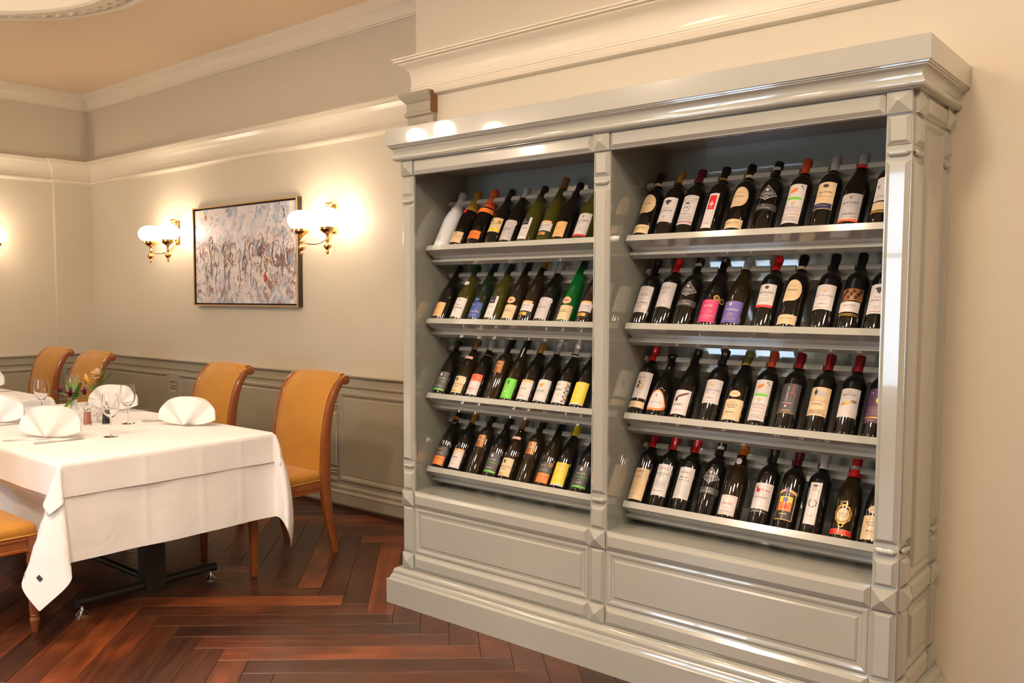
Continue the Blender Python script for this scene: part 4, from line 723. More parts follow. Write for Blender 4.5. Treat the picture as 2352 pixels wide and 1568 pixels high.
# ------------------------------------------------------------ lamps
def globe_prof(r=.092, h=.13, n=14):
    out = []
    for i in range(n+1):
        a = -PI/2*0.72+(PI/2*0.72+PI/2)*i/n
        out.append((max(.004, r*math.cos(a)**.85 if math.cos(a) > 0 else .004), h/2*math.sin(a)))
    return out
def make_sconce():
    s = empty('wall_lamp')
    m = MB().panel((-.035, 0, -.095), (1,0,0), (0,0,1), (0,-1,0), .07, .19, [(0,0),(.003,.010),(.014,.016)]); m.build('wall_plate', BRASS, s)
    m = MB()
    for dx in (-.016, .016): m.lathe([(.006,0),(.008,.004),(.006,.010),(.007,.060),(.010,.064),(.006,.070),(.012,.078),(.014,.086),(.012,.095),(.004,.100)], 12, (dx, -.040, .010), True, True)
    m.build('finial', BRASS, s, 40)
    for sx in (-1, 1):
        gx, gy, gz = .130*sx, -.165, -.01
        g = MB().lathe(globe_prof(), 32, (gx, gy, gz), True, True).build('globe_shade', GLOBE, s, True)
        cup = MB().lathe([(.008,-.115),(.012,-.108),(.014,-.100),(.030,-.092),(.044,-.080),(.048,-.074),(.050,-.072),(.051,-.048),(.047,-.045)], 24, (gx, gy, gz), True, True).build('gallery_cup', BRASS, s, 40)
        m = MB()
        for k in range(3):
            a = 2*PI*k/3+.3; c, sn = math.cos(a), math.sin(a); m.tube([(gx+.05*c, gy+.05*sn, gz-.055), (gx+.066*c, gy+.066*sn, gz-.055)], .0022, 6); m.tube([(gx+.065*c, gy+.065*sn, gz-.055), (gx+.069*c, gy+.069*sn, gz-.055)], .0045, 8)
        m.build('thumbscrew', BRASS, cup)
        MB().lathe([(.003,-.228),(.009,-.222),(.011,-.214),(.008,-.206),(.006,-.200),(.012,-.196),(.024,-.186),(.028,-.176),(.025,-.166),(.014,-.158),(.008,-.152),(.010,-.146),(.013,-.140),(.011,-.130),(.008,-.115)], 20, (gx, gy, gz), True, True).build('drop_finial', BRASS, s, 40)
        MB().tube(bez((0, -.012, -.045), (gx*.15, -.05, -.20), (gx*.6, gy*.95, -.165), (gx, gy, gz-.135), 12), .0065, 8).build('arm', BRASS, s, True)
    return s
sc1 = make_sconce(); sc1.location = (-1.640, YP, 1.905); tag(sc1, 'brass wall lamp with two opal globes right of the painting', 'wall lamp', 'twin globe wall lamps')
sc2 = copy_tree(sc1); sc2.location = (-3.545, YP, 1.905); tag(sc2, 'brass wall lamp with two opal globes left of the painting', 'wall lamp', 'twin globe wall lamps')
sc3 = copy_tree(sc1); sc3.location = (RX0, -0.02, 1.905); sc3.rotation_euler = (0,0,PI/2); tag(sc3, 'brass wall lamp on the end wall, beyond the left edge', 'wall lamp', 'twin globe wall lamps')
# flush ceiling lamps added above the frame as room fill
def make_fill_lamp():
    s = empty('ceiling_fill_lamp')
    MB().lathe([(.20,0),(.205,-.01),(.20,-.035),(.185,-.04),(.18,-.035)], 32, (0,0,0), True, False).build('brass_ring', BRASS, s, 40)
    MB().lathe([(.182,-.030),(.17,-.055),(.12,-.075),(.05,-.084),(.005,-.086)], 32, (0,0,0), True, True).build('diffuser', DIFF, s, True)
    return s
cl = make_fill_lamp()
spots = [(0.3,-2.1),(1.9,-2.0),(3.5,-1.5),(2.7,-3.6),(-0.4,-3.0),(-3.5,-5.6)]
for i, (x, y) in enumerate(spots):
    o = cl if i == 0 else copy_tree(cl); o.location = (x, y, CZ-.001)
    tag(o, 'added opal ceiling fill lamp out of frame, '+('above the floor left of the camera', 'between the camera and the cabinet', 'near the side wall right of the cabinet', 'behind the camera on the right', 'in front of the rear windows', 'in the rear corner by the end wall')[i], 'ceiling lamp', 'added ceiling fill lamps')
def make_downlight():
    s = empty('downlight')
    MB().lathe([(.050,0),(.072,0),(.072,-.15),(.066,-.152),(.062,-.15),(.060,-.045)], 28, (0,0,0), True, False).build('lamp_can', CAN, s, 40)
    MB().lathe([(.061,-.040),(.058,-.050),(.03,-.056),(.004,-.058)], 28, (0,0,0), True, True).build('lens', SPOT, s, 40)
    return s
dn = make_downlight()
for i, x in enumerate((.05, .72, 1.39, 2.06)):
    o = dn if i == 0 else copy_tree(dn); o.location = (x, -.50, CZ-.001)
    tag(o, 'white cylinder downlight on the ceiling, %s from left above the cabinet' % ORD[i], 'downlight', 'downlights above the wine cabinet')
chd = empty('chandelier', (-1.9, -2.7, CZ-.001)); tag(chd, 'brass chandelier with six opal globes, left of the frame', 'chandelier')
MB().lathe([(.06,0),(.055,-.02),(.012,-.03),(.008,-.50),(.03,-.52),(.045,-.56),(.03,-.60),(.012,-.63),(.016,-.66),(.004,-.68)], 20).build('chandelier_stem', BRASS, chd, 40)
for k in range(6):
    a = PI/3*k+.2; c_, s_ = math.cos(a), math.sin(a)
    am = MB().tube(bez((.03*c_, .03*s_, -.56), (.18*c_, .18*s_, -.70), (.36*c_, .36*s_, -.70), (.38*c_, .38*s_, -.60), 10), .008, 8).build('chandelier_arm', BRASS, chd, True)
    MB().lathe([(.014,-.61),(.05,-.59),(.052,-.565),(.048,-.56)], 20, (.38*c_, .38*s_, 0)).build('gallery_cup', BRASS, am, 40)
    MB().lathe(globe_prof(.085, .13), 24, (.38*c_, .38*s_, -.505)).build('globe_shade', GLOBE, am, True)
dl = empty('dome_fill_lamp', (MC[0], MC[1], CZ+.249)); tag(dl, 'added unseen globe lamp brightening the ceiling dome', 'fill lamp')  # unseen lamp added to brighten the dome and the table below
MB().lathe([(.05,0),(.05,-.008),(.008,-.02),(.006,-.12),(.02,-.125),(.035,-.135)], 20).build('fill_lamp_stem', BRASS, dl, 40)
MB().lathe([(max(.004, .10*math.cos(a)), -.225+.10*math.sin(a)) for a in [-PI/2+PI*i/14 for i in range(15)]], 28).build('fill_lamp_globe', DOME_FILL, dl, True)

# ------------------------------------------------------------ painting
def canvas_mat():
    m = bpy.data.materials.new('abstract_canvas'); m.use_nodes = True; nt = m.node_tree; L = nt.links.new; N = nt.nodes.new; b = nt.nodes['Principled BSDF']
    tc = N('ShaderNodeTexCoord'); mp = N('ShaderNodeMapping'); mp.inputs['Scale'].default_value = (1, 1, 1); L(tc.outputs['Object'], mp.inputs['Vector'])
    def noise(scale, det, dist, sx=1, sz=1):
        k = N('ShaderNodeMapping'); k.inputs['Scale'].default_value = (sx, 1, sz); L(tc.outputs['Object'], k.inputs['Vector'])
        n = N('ShaderNodeTexNoise'); n.inputs['Scale'].default_value = scale; n.inputs['Detail'].default_value = det; n.inputs['Distortion'].default_value = dist; L(k.outputs[0], n.inputs['Vector']); return n
    base = N('ShaderNodeValToRGB'); base.color_ramp.elements[0].position = .3; base.color_ramp.elements[0].color = (.40, .43, .52, 1); base.color_ramp.elements[1].position = .72; base.color_ramp.elements[1].color = (.74, .62, .56, 1)
    e = base.color_ramp.elements.new(.5); e.color = (.68, .63, .62, 1)
    n1 = noise(5, 5, 1.2); L(n1.outputs['Fac'], base.inputs['Fac'])
    def over(prev, nz, lo, hi, col, extra=None):
        r = N('ShaderNodeMapRange'); r.inputs['From Min'].default_value = lo; r.inputs['From Max'].default_value = hi; L(nz.outputs['Fac'], r.inputs['Value'])
        fac = r.outputs[0]
        if extra is not None:
            mu = N('ShaderNodeMath'); mu.operation = 'MULTIPLY'; L(fac, mu.inputs[0]); L(extra, mu.inputs[1]); fac = mu.outputs[0]
        x = N('ShaderNodeMix'); x.data_type = 'RGBA'; L(fac, x.inputs[0]); L(prev, x.inputs[6]); x.inputs[7].default_value = (*col, 1); return x.outputs[2]
    sep = N('ShaderNodeSeparateXYZ'); L(tc.outputs['Object'], sep.inputs[0])
    def band(axis, c, w, soft):
        s = N('ShaderNodeMath'); s.operation = 'SUBTRACT'; L(sep.outputs[axis], s.inputs[0]); s.inputs[1].default_value = c
        a = N('ShaderNodeMath'); a.operation = 'ABSOLUTE'; L(s.outputs[0], a.inputs[0])
        r = N('ShaderNodeMapRange'); r.inputs['From Min'].default_value = w+soft; r.inputs['From Max'].default_value = w; L(a.outputs[0], r.inputs['Value']); return r.outputs[0]
    c = base.outputs[0]
    c = over(c, noise(11, 6, 1.5, 1, .8), .56, .60, (.30, .40, .46))
    c = over(c, noise(9, 5, 2.2, 1.2, .7), .60, .64, (.72, .62, .55))
    c = over(c, noise(13, 7, 2.4, 1.5, .6), .57, .63, (.20, .10, .085), band(2, -.06, .13, .12))
    c = over(c, noise(16, 7, 2.0, 1.6, .6), .65, .68, (.10, .05, .06))
    c = over(c, noise(11, 9, 1.2, 1.1, .9), .51, .60, (.27, .16, .135), band(2, -.10, .16, .14))
    c = over(c, noise(9, 9, 1.0, 1.0, 1.0), .58, .66, (.33, .35, .43))
    c = over(c, noise(8, 4, 2.0, 1, 1), .64, .67, (.42, .16, .12))
    c = over(c, noise(7, 4, 1.5), .66, .69, (.16, .36, .42))
    c = over(c, noise(19, 5, 1.5, 1.3, .7), .60, .63, (.78, .68, .60))
    L(c, b.inputs['Base Color']); b.inputs['Roughness'].default_value = .38
    n9 = noise(30, 8, 1.5); bp = N('ShaderNodeBump'); bp.inputs['Strength'].default_value = .35; bp.inputs['Distance'].default_value = .004; L(n9.outputs['Fac'], bp.inputs['Height']); L(bp.outputs[0], b.inputs['Normal'])
    return m
pw_, ph_ = 1.285, .748
pic = empty('painting', (-2.612, YP-.001, 1.702)); tag(pic, 'abstract painting in pale blues and rusts in a slim gold frame', 'painting')
FRG = mat('gilt_frame', (.62, .40, .20), .3, metal=.6); FRD = mat('dark_frame_side', (.035, .022, .016), .4)
m = MB()
for (x0, x1, z0, z1) in ((-pw_/2, -pw_/2+.010, -ph_/2, ph_/2), (pw_/2-.010, pw_/2, -ph_/2, ph_/2), (-pw_/2+.010, pw_/2-.010, -ph_/2, -ph_/2+.010), (-pw_/2+.010, pw_/2-.010, ph_/2-.010, ph_/2)): m.box(x0, x1, -.046, -.040, z0, z1)
m.build('gilt_edge', FRG, pic)
m = MB()
for (x0, x1, z0, z1) in ((-pw_/2, -pw_/2+.010, -ph_/2, ph_/2), (pw_/2-.010, pw_/2, -ph_/2, ph_/2), (-pw_/2+.010, pw_/2-.010, -ph_/2, -ph_/2+.010), (-pw_/2+.010, pw_/2-.010, ph_/2-.010, ph_/2)): m.box(x0, x1, -.040, 0, z0, z1)
m.box(-pw_/2+.010, pw_/2-.010, -.012, 0, -ph_/2+.010, ph_/2-.010); m.build('frame_tray', FRD, pic)
cvs = MB().box(-pw_/2+.022, pw_/2-.022, -.034, -.012, -ph_/2+.022, ph_/2-.022).build('canvas', canvas_mat(), pic)
rs = random.Random(21); SC = {'ink': (.05,.03,.03), 'white': (.72,.62,.54), 'ochre': (.55,.33,.10), 'blue': (.30,.38,.45), 'rust': (.24,.08,.07)}
def stroke(pts, wd, col, nm='brush_stroke'):
    P = smoothpath(pts, 5); m = MB(); v = []; f = []
    for i, p in enumerate(P):
        a = P[max(0, i-1)]; b_ = P[min(len(P)-1, i+1)]; t = Vector((b_[0]-a[0], b_[1]-a[1])).normalized(); n = Vector((-t.y, t.x)); ww = wd*(.25+.75*math.sin(PI*min(1, max(0, i/(len(P)-1)))))
        for (s, h) in ((-1, 0), (0, .0022), (1, 0)): v.append((p[0]+n.x*ww*s, -.0342-h, p[1]+n.y*ww*s))
    for i in range(len(P)-1):
        for s in (0, 1): f.append((i*3+s, i*3+s+1, i*3+s+4, i*3+s+3))
    m.add(v, f).build(nm, mat('paint_'+col, SC[col], .4), cvs, True)
for i in range(17):
    x = -.50+.0625*i; z = -.02+rs.uniform(-.06, .06)+.05*(i/17); s = rs.choice((-1, 1)); h = rs.uniform(.07, .13); wdt = rs.uniform(.02, .045)
    stroke([(x, z+h*.6), (x+wdt*s, z+h*.9), (x+wdt*1.6*s, z+h*.3), (x+wdt*.6*s, z-h*.3), (x+wdt*1.2*s, z-h*1.1), (x+wdt*.8*s, z-h*1.8)], .0024, 'ink')
    if i % 2 == 0: stroke([(x+.012, z+h*.5), (x+.012+wdt*s, z+h*.75), (x+.01+wdt*1.4*s, z+h*.2), (x+.012+wdt*.5*s, z-h*.3)], .008, rs.choice(('white', 'white', 'white', 'rust')))
    if i % 4 == 1: stroke([(x, z), (x+.02*s, z-.03), (x+.055*s, z-.025)], .008, rs.choice(('ochre', 'blue')))
for (x, z, h) in ((-.12,.02,.07),(.40,.0,.09),(.52,-.03,.06),(.02,-.06,.05),(.20,.04,.05)):
    stroke([(x+math.cos(a)*h*.55, z+math.sin(a)*h) for a in [2*PI*k/9 for k in range(10)]], .0035, 'ink')
SC['red'] = (.50,.03,.03); stroke([(.265,-.13), (.262,-.15), (.272,-.165), (.260,-.185), (.268,-.205)], .014, 'red'); stroke([(.255,-.16), (.28,-.175), (.285,-.20)], .008, 'red')

# ------------------------------------------------------------ chairs
POST = [(.297,.0,.028),(.280,.08,.036),(.254,.19,.046),(.236,.32,.056),(.232,.44,.058),(.234,.55,.054),(.241,.66,.050),(.258,.76,.046),(.286,.85,.042),(.325,.915,.038),(.362,.950,.032)]
def post_mesh():
    P = smoothpath(POST, 4); m = MB(); v = []; f = []; hx = .018; sec = [(-1,-.7),(-.7,-1),(.7,-1),(1,-.7),(1,.7),(.7,1),(-.7,1),(-1,.7)]; k = 8
    for i, (y, z, d) in enumerate(P):
        a = P[max(0, i-1)]; b = P[min(len(P)-1, i+1)]; t = Vector((b[0]-a[0], b[1]-a[1])).normalized(); n = Vector((t.y, -t.x))
        for (sx, sn) in sec: v.append((hx*sx, y+n.x*sn*d/2, z+n.y*sn*d/2))
    for i in range(len(P)-1):
        for j in range(k): f.append((i*k+j, i*k+(j+1) % k, (i+1)*k+(j+1) % k, (i+1)*k+j))
    f += [tuple(range(k)), tuple((len(P)-1)*k+j for j in range(k))]
    return m.add(v, f)
def rounded(hw0, hw1, y0, y1, r=.03, n=5):
    """trapezoid outline with rounded corners (hw0 at y0, hw1 at y1)"""
    c = [(-hw0, y0), (hw0, y0), (hw1, y1), (-hw1, y1)]; out = []
    for i in range(4):
        p = Vector(c[i]); a = (Vector(c[i-1])-p).normalized(); b = (Vector(c[(i+1) % 4])-p).normalized()
        for j in range(n+1):
            t = j/n; q = p+a*r*(1-t)**2+b*r*t*t; out.append((q.x, q.y))
    return out
def stack(outline, levels, c):
    m = MB(); n = len(outline); v = []; f = []
    for (s, z) in levels:
        for (x, y) in outline:
            d = Vector((c[0]-x, c[1]-y)); L = d.length; q = Vector((x, y))+d*(s/L if s < L else 1); v.append((q.x, q.y, z))
    for i in range(len(levels)-1):
        for j in range(n): f.append((i*n+j, i*n+(j+1) % n, (i+1)*n+(j+1) % n, (i+1)*n+j))
    f += [tuple(reversed(range(n))), tuple((len(levels)-1)*n+j for j in range(n))]
    return m.add(v, f)
PX = .211
def make_chair(turned=False):
    c = empty('dining_chair')
    for sx in (-1, 1):
        p = post_mesh().build('rear_post', CHERRY, c, 45); p.location = (PX*sx, 0, 0)
        s = MB().lathe([(.004,-.021),(.014,-.021),(.018,-.019),(.024,-.018),(.026,-.014),(.026,.014),(.024,.018),(.018,.019),(.014,.021),(.004,.021)], 20).xform(Matrix.Translation((0, .375, .945)) @ Matrix.Rotation(PI/2, 4, 'Y')).build('scroll', CHERRY, p, 40)
    # upholstered back: front face follows the posts, rolls over the top
    P = smoothpath([q for q in POST if q[1] >= .30], 4); fr = []
    for i, (y, z, d) in enumerate(P):
        a = P[max(0, i-1)]; b = P[min(len(P)-1, i+1)]; t = Vector((b[0]-a[0], b[1]-a[1])).normalized(); n = Vector((-t.y, t.x))
        fr.append((y+n.x*(d/2-.006), z+n.y*(d/2-.006), n.x, n.y))
    fr = [q for q in fr if q[1] > .425]
    fr += [(.375+.029*math.cos(a), .945+.029*math.sin(a), math.cos(a), math.sin(a)) for a in (2.0, 1.5, 1.0, .4, -.2)]
    m = MB(); v = []; f = []; nx = 12; w = PX-.019
    for (y, z, ny, nz) in fr:
        for i in range(nx+1):
            u = -1+2*i/nx; bul = .014*(1-u**4); v.append((u*w, y+ny*bul, z+nz*bul))
    R = len(fr)
    for (y, z, ny, nz) in fr:
        for i in range(nx+1): u = -1+2*i/nx; v.append((u*w, y-ny*.022, z-nz*.022))
    k = nx+1
    for i in range(R-1):
        for j in range(nx):
            f.append((i*k+j, i*k+j+1, (i+1)*k+j+1, (i+1)*k+j)); f.append((R*k+i*k+j, R*k+(i+1)*k+j, R*k+(i+1)*k+j+1, R*k+i*k+j+1))
        f.append((i*k, (i+1)*k, R*k+(i+1)*k, R*k+i*k)); f.append((i*k+nx, R*k+i*k+nx, R*k+(i+1)*k+nx, (i+1)*k+nx))
    for j in range(nx): f.append((j, R*k+j, R*k+j+1, j+1)); f.append(((R-1)*k+j, (R-1)*k+j+1, R*k+(R-1)*k+j+1, R*k+(R-1)*k+j))
    bk = m.add(v, f).build('backrest', VELVET, c, 60)
    for sx in (-1, 1): MB().tube([(sx*(w-.001), y+ny*.003, z+nz*.003) for (y, z, ny, nz) in fr], .0035, 6).build('piping', PIPING, bk, True)
    out = rounded(.232, .208, -.268, .214, .035)
    st = stack(out, [(.004,.412),(-.002,.420),(-.004,.436),(.000,.449),(.012,.459),(.04,.466),(.09,.471),(.16,.474)], (0, -.03)).build('seat_cushion', VELVET, c, 60)
    MB().tube([(x*1.012, -.03+(y+.03)*1.012, .4145) for (x, y) in out+[out[0]]], .0040, 6, False).build('piping', PIPING, st, True)
    # wooden rails
    for (a, b) in (((-.222,-.252),(.222,-.252)), ((.222,-.252),(.200,.205)), ((-.200,.205),(-.222,-.252)), ((.200,.205),(-.200,.205))):
        p, q = Vector(a), Vector(b); t = (q-p).normalized(); n = Vector((t.y, -t.x)); mm = MB()
        pr = [(-.012,.352),(.010,.352),(.010,.372),(.013,.376),(.013,.402),(.010,.408),(-.012,.411)]
        if turned: pr = [(-.012,.345),(.010,.345),(.016,.350),(.016,.358),(.011,.362),(.011,.392),(.017,.397),(.017,.408),(-.012,.411)]
        mm.sweep([tuple(p), tuple(q)], pr).build('seat_rail', CHERRY, c, 25)
    for sx in (-1, 1):
        if turned:
            m = MB().box(-.024, .024, -.024, .024, .338, .411)
            m.lathe([(.012,0),(.014,.006),(.017,.035),(.020,.045),(.022,.052),(.020,.060),(.017,.066),(.019,.074),(.016,.078)], 20, (0,0,0), True, False)
            m.lathe([(.016,.078),(.0225,.245),(.026,.252),(.023,.258),(.027,.266),(.021,.276),(.023,.290),(.027,.308),(.024,.322),(.027,.330),(.026,.338)], 20, (0,0,0), False, False)
            for k in range(12):
                a = 2*PI*k/12; m.tube([(math.cos(a)*.0165, math.sin(a)*.0165, .082), (math.cos(a)*.0225, math.sin(a)*.0225, .240)], .0034, 6)
            lg = m.build('front_leg', CHERRY, c, 40)
        else:
            m = MB(); v = []
            for (h, z) in ((.0125,0),(.014,.006),(.0215,.36),(.0215,.411)):
                b = h*.3
                for (x, y) in ((-h+b,-h),(h-b,-h),(h,-h+b),(h,h-b),(h-b,h),(-h+b,h),(-h,h-b),(-h,-h+b)): v.append((x, y, z))
            f = [(i*8+j, i*8+(j+1) % 8, (i+1)*8+(j+1) % 8, (i+1)*8+j) for i in range(3) for j in range(8)]+[tuple(range(8)), tuple(24+j for j in range(8))]
            lg = m.add(v, f).build('front_leg', CHERRY, c, 30)
        lg.location = (sx*.2235, -.2455, 0)
    return c
ch = make_chair(); ch.location = (-1.045, 0, 0); tag(ch, 'gold upholstered cherry-wood chair nearest the wine cabinet', 'chair', 'gold scroll-back dining chairs')
for (x, y, lb) in ((-1.925, .0, 'gold scroll-back chair behind the napkin, second from the wine cabinet'), (-3.655, 0.0, 'gold scroll-back chair behind the yellow flowers'), (-4.40, .03, 'gold scroll-back chair nearest the room corner')):
    o = copy_tree(ch); o.location = (x, y, 0); tag(o, lb, 'chair', 'gold scroll-back dining chairs')
o = make_chair(True); o.location = (-1.120, -1.535, 0); o.rotation_euler = (0,0,PI); tag(o, 'gold seated chair with turned fluted front legs at the left edge', 'chair')

# ------------------------------------------------------------ dining tables with two layers of linen
TZ = .738
PUSH = {1: [], -1: []}     # where chair seats press the hanging cloth inwards
def cloth_point(hx, hy, drop, px, py, amp, ph, flare):
    """(px,py) on the flat cloth -> hanging position; corners swing out as a fold"""
    ox = max(0, abs(px)-hx); oy = max(0, abs(py)-hy); sx = math.copysign(1, px); sy = math.copysign(1, py)
    x = max(-hx, min(hx, px)); y = max(-hy, min(hy, py)); r0 = .012
    if ox == 0 and oy == 0: return (x, y, 0.0)
    rho = math.hypot(ox, oy); phi = math.atan2(oy, ox)      # 0 = hangs on the x side
    dz = -max(0, rho-r0*.57); out = min(rho, r0*1.2)*.8
    wv = amp*(rho/drop)
    if phi < 1e-6: wob = wv*(math.sin(y*9+ph)+.5*math.sin(y*21+ph*2))+.0022*min(1, rho/.03)*sum(math.exp(-((y-q)/.012)**2) for q in (-.16, .12, .33)); return (x+sx*(out+.035*rho+wob), y, dz)
    if phi > PI/2-1e-6: 
        wob = wv*(math.sin(x*8+ph)+.5*math.sin(x*19+ph)); ps = 0.0; k = max(0, min(1, (rho-.15)/.09)); k = k*k*(3-2*k)
        for q in PUSH[int(sy)]: e_ = max(0, min(1, (.345-abs(x-q))/.09)); ps = max(ps, e_*e_*(3-2*e_))
        return (x, y+sy*(out+.035*rho+wob-.092*k*ps), dz)
    s2 = math.sin(2*phi); tt = rho/(1.4142*drop); far = sx > 0 and sy > 0; b = (flare*2.1*(1-.72*tt) if far else flare)*rho*s2; sw = .16*rho*math.sin(4*phi)*math.sin(2*phi)
    kx, ky = {(1,-1): (.25, 1.0), (1,1): (.85, .75)}.get((int(sx), int(sy)), (1, 1))
    cx_ = math.cos(phi)**2
    return (x+sx*((out+.035*rho)*cx_+b*kx*.72+sw), y+sy*((out+.035*rho)*(1-cx_)+b*ky*.72-sw), dz*math.sqrt(max(.2, 1-(flare*.9*s2)**2)))
def cloth(hx, hy, drop, dz0, amp, ph, flare, band=None, off=0.0, nx=56, ny=110, nd=10):
    def axis(h, n):
        c = [-h-drop+drop*i/nd for i in range(nd)]; m_ = [-h+2*h*i/n for i in range(n+1)]; e = [h+drop*(i+1)/nd for i in range(nd)]; return c+m_+e
    xs, ys = axis(hx, nx), axis(hy, ny); m = MB(); v = []; f = []; X_, Y_ = len(xs), len(ys)
    for y in ys:
        for x in xs:
            p = cloth_point(hx, hy, drop, x, y, amp, ph, flare); v.append((p[0], p[1], p[2]+dz0))
    for j in range(Y_-1):
        for i in range(X_-1): f.append((j*X_+i, j*X_+i+1, (j+1)*X_+i+1, (j+1)*X_+i))
    return m.add(v, f)
def hem(hx, hy, drop, dz0, amp, ph, flare, w=.030, off=.0030):
    """doubled hem strip along the four edges, a little proud"""
    m = MB()
    n = 90
    for side in range(4):
        v = []; f = []
        for i in range(n+1):
            t = -1+2*i/n
            for k in range(2):
                d = drop-w*(1-k)*1.0
                if side < 2: p = (t*(hx+drop), (hy+d)*(1 if side else -1))
                else: p = ((hx+d)*(1 if side == 3 else -1), t*(hy+drop))
                q = cloth_point(hx, hy, drop, p[0], p[1], amp, ph, flare); o = Vector((0, 0, 0))
                if side < 2: o.y = off*(1 if side else -1)
                else: o.x = off*(1 if side == 3 else -1)
                v.append((q[0]+o.x, q[1]+o.y, q[2]+dz0))
        for i in range(n): f.append((2*i, 2*i+1, 2*i+3, 2*i+2))
        m.add(v, f)
    return m
def make_table(cx, cy, hx, hy, label, detail=True):
    t = empty('dining_table', (cx, cy, 0)); tag(t, label, 'table')
    MB().box(-hx, hx, -hy, hy, TZ-.034, TZ-.006).build('table_top', CHERRY, t)
    for sx in (-1, 1):
        X_ = sx*(hx-.235)
        MB().box(X_-.036, X_+.036, -.05, .05, .045, TZ-.05).build('column', IRON, t)
        MB().tube([(X_, -.36, .062), (X_, .34, .062)], .021, 14).build('foot_bar', IRON, t, 40)
        MB().box(X_-.03, X_+.03, -.30, .30, TZ-.05, TZ-.034).build('top_bracket', IRON, t)
        for sy in (-.335, .315):
            MB().lathe([(.029,0),(.029,.006),(.020,.014),(.009,.026),(.006,.032),(.006,.050)], 16, (X_, sy, 0)).build('levelling_foot', STEEL, t, 40)
    MB().tube([(-hx+.2, 0, .075), (hx-.2, 0, .075)], .017, 14).build('stretcher', IRON, t, 40)
    return t
def make_cloths(cx, cy, hx, hy, which):
    c = cloth(hx, hy, .415, 0, .006, 1.3, .24).build('tablecloth', LINEN2, None, True); c.location = (cx, cy, TZ-.004)
    tag(c, 'long white linen cloth hanging low over the %s table' % which, 'tablecloth', 'white under cloths')
    hem(hx, hy, .415, 0, .006, 1.3, .24).build('hem', LINEN2, c, True)
    k = cloth(hx+.004, hy+.004, .150, 0, .003, 2.1, .30).build('table_topper', LINEN, None, True); k.location = (cx, cy, TZ)
    tag(k, 'short white linen topper laid over the long cloth of the %s table' % which, 'tablecloth', 'white table toppers')
    hem(hx+.004, hy+.004, .150, 0, .003, 2.1, .30).build('hem', LINEN, k, True)
    return c, k
T1 = (-1.645, -.735, .945, .515); T2 = (-3.90, -.78, .88, .50)
make_table(*T1, 'laid dining table on a black iron trestle nearest the camera'); PUSH = {1: [.60, -.28], -1: [.525]}; c1, k1 = make_cloths(*T1, 'nearer')
tgp = [cloth_point(T1[2], T1[3], .415, T1[2]+a, -T1[3]-b, .006, 1.3, .24) for (a, b) in ((.30,.33),(.325,.33),(.325,.345),(.30,.345))]; tgn = (Vector(tgp[1])-Vector(tgp[0])).cross(Vector(tgp[3])-Vector(tgp[0])).normalized(); tgn = tgn if tgn.x > 0 else -tgn
MB().add([Vector(p)+tgn*h for h in (.001, .0025) for p in tgp], [(0,1,2,3),(7,6,5,4),(0,4,5,1),(1,5,6,2),(2,6,7,3),(3,7,4,0)]).build('care_tag', mat('cloth_tag', (.04,.04,.05), .7), c1)
make_table(*T2, 'laid dining table farther back at the left edge'); PUSH = {1: [.245, -.50], -1: []}; make_cloths(*T2, 'farther')

# ------------------------------------------------------------ things on the tables
TT = TZ+.0012
def napkin():
    n = MB(); v = []; f = []; A = 40; Rn = 7; Wd, H = .158, .150
    for layer in range(2):
        for i in range(A+1):
            ph = -PI/2+PI*i/A
            for j in range(Rn+1):
                r = .06+.94*j/Rn; pl = math.cos(6*ph)*.016*r*(1-.4*r)
                x = Wd*r*math.sin(ph)*(1-.06*layer); z = H*r*max(0, math.cos(ph))**.72*(1-.05*layer)+.003+.030*r*r*abs(math.sin(ph))**8
                y = -.045*(1-r)*math.cos(ph)+pl*(1 if layer == 0 else -.6)+(.014+.055*r*math.cos(ph)*(1-.35*r) if layer else -.030*r*(1-abs(math.sin(ph))))
                v.append((x, y, z))
    k = Rn+1
    for layer in range(2):
        b = layer*(A+1)*k
        for i in range(A):
            for j in range(Rn): f.append((b+i*k+j, b+i*k+j+1, b+(i+1)*k+j+1, b+(i+1)*k+j))
    b = (A+1)*k
    for i in range(A): f.append((i*k+Rn, b+i*k+Rn, b+(i+1)*k+Rn, (i+1)*k+Rn))
    return n.add(v, f).mesh('napkin', 60)
nm = napkin(); nm.materials.append(NAPK)
for (x, y, rz, lb) in ((-1.335, -1.010, 32, 'white napkin folded as a fan at the near place setting'), (-1.195, -.375, 30, 'white napkin folded as a fan in front of the gold chairs'), (-2.060, -.330, 30, 'white fan napkin behind the wine glasses and pepper mill'), (-2.035, -.985, 35, 'white fan napkin cut by the left edge on the nearer table'), (-3.90, -.36, 35, 'white fan napkin on the farther table')):
    o = link('napkin', nm, None); o.location = (x, y, TT); o.rotation_euler = (0,0,math.radians(rz)); tag(o, lb, 'napkin', 'fan-folded napkins')
gp_out = [(.0335,.0),(.0335,.0015),(.020,.004),(.006,.008),(.0040,.016),(.0036,.050),(.0038,.080),(.006,.088),(.018,.096),(.032,.112),(.0385,.135),(.0395,.155),(.0365,.180),(.0330,.205)]
gp_in = [(.0322,.205),(.0357,.180),(.0387,.155),(.0377,.135),(.0312,.113),(.017,.098),(.003,.092)]
gm = MB().lathe(gp_out+gp_in, 32, (0,0,0), True, True).mesh('wine_glass', 50); gm.materials.append(GLASS)
for (x, y, lb) in ((-1.150, -.808, 'clear wine glass nearest the camera, standing free on the table'), (-1.491, -.540, 'clear wine glass standing in front of the rear napkin'), (-2.114, -.716, 'clear wine glass left of the purple flowers'), (-2.265, -.470, 'clear wine glass behind the purple flowers')):
    o = link('wine_glass', gm, None); o.location = (x, y, TT); tag(o, lb, 'wine glass', 'empty wine glasses')
def place(a, b): return Vector((a[0], a[1], TT)), math.atan2(b[1]-a[1], b[0]-a[0]), math.hypot(b[0]-a[0], b[1]-a[1])
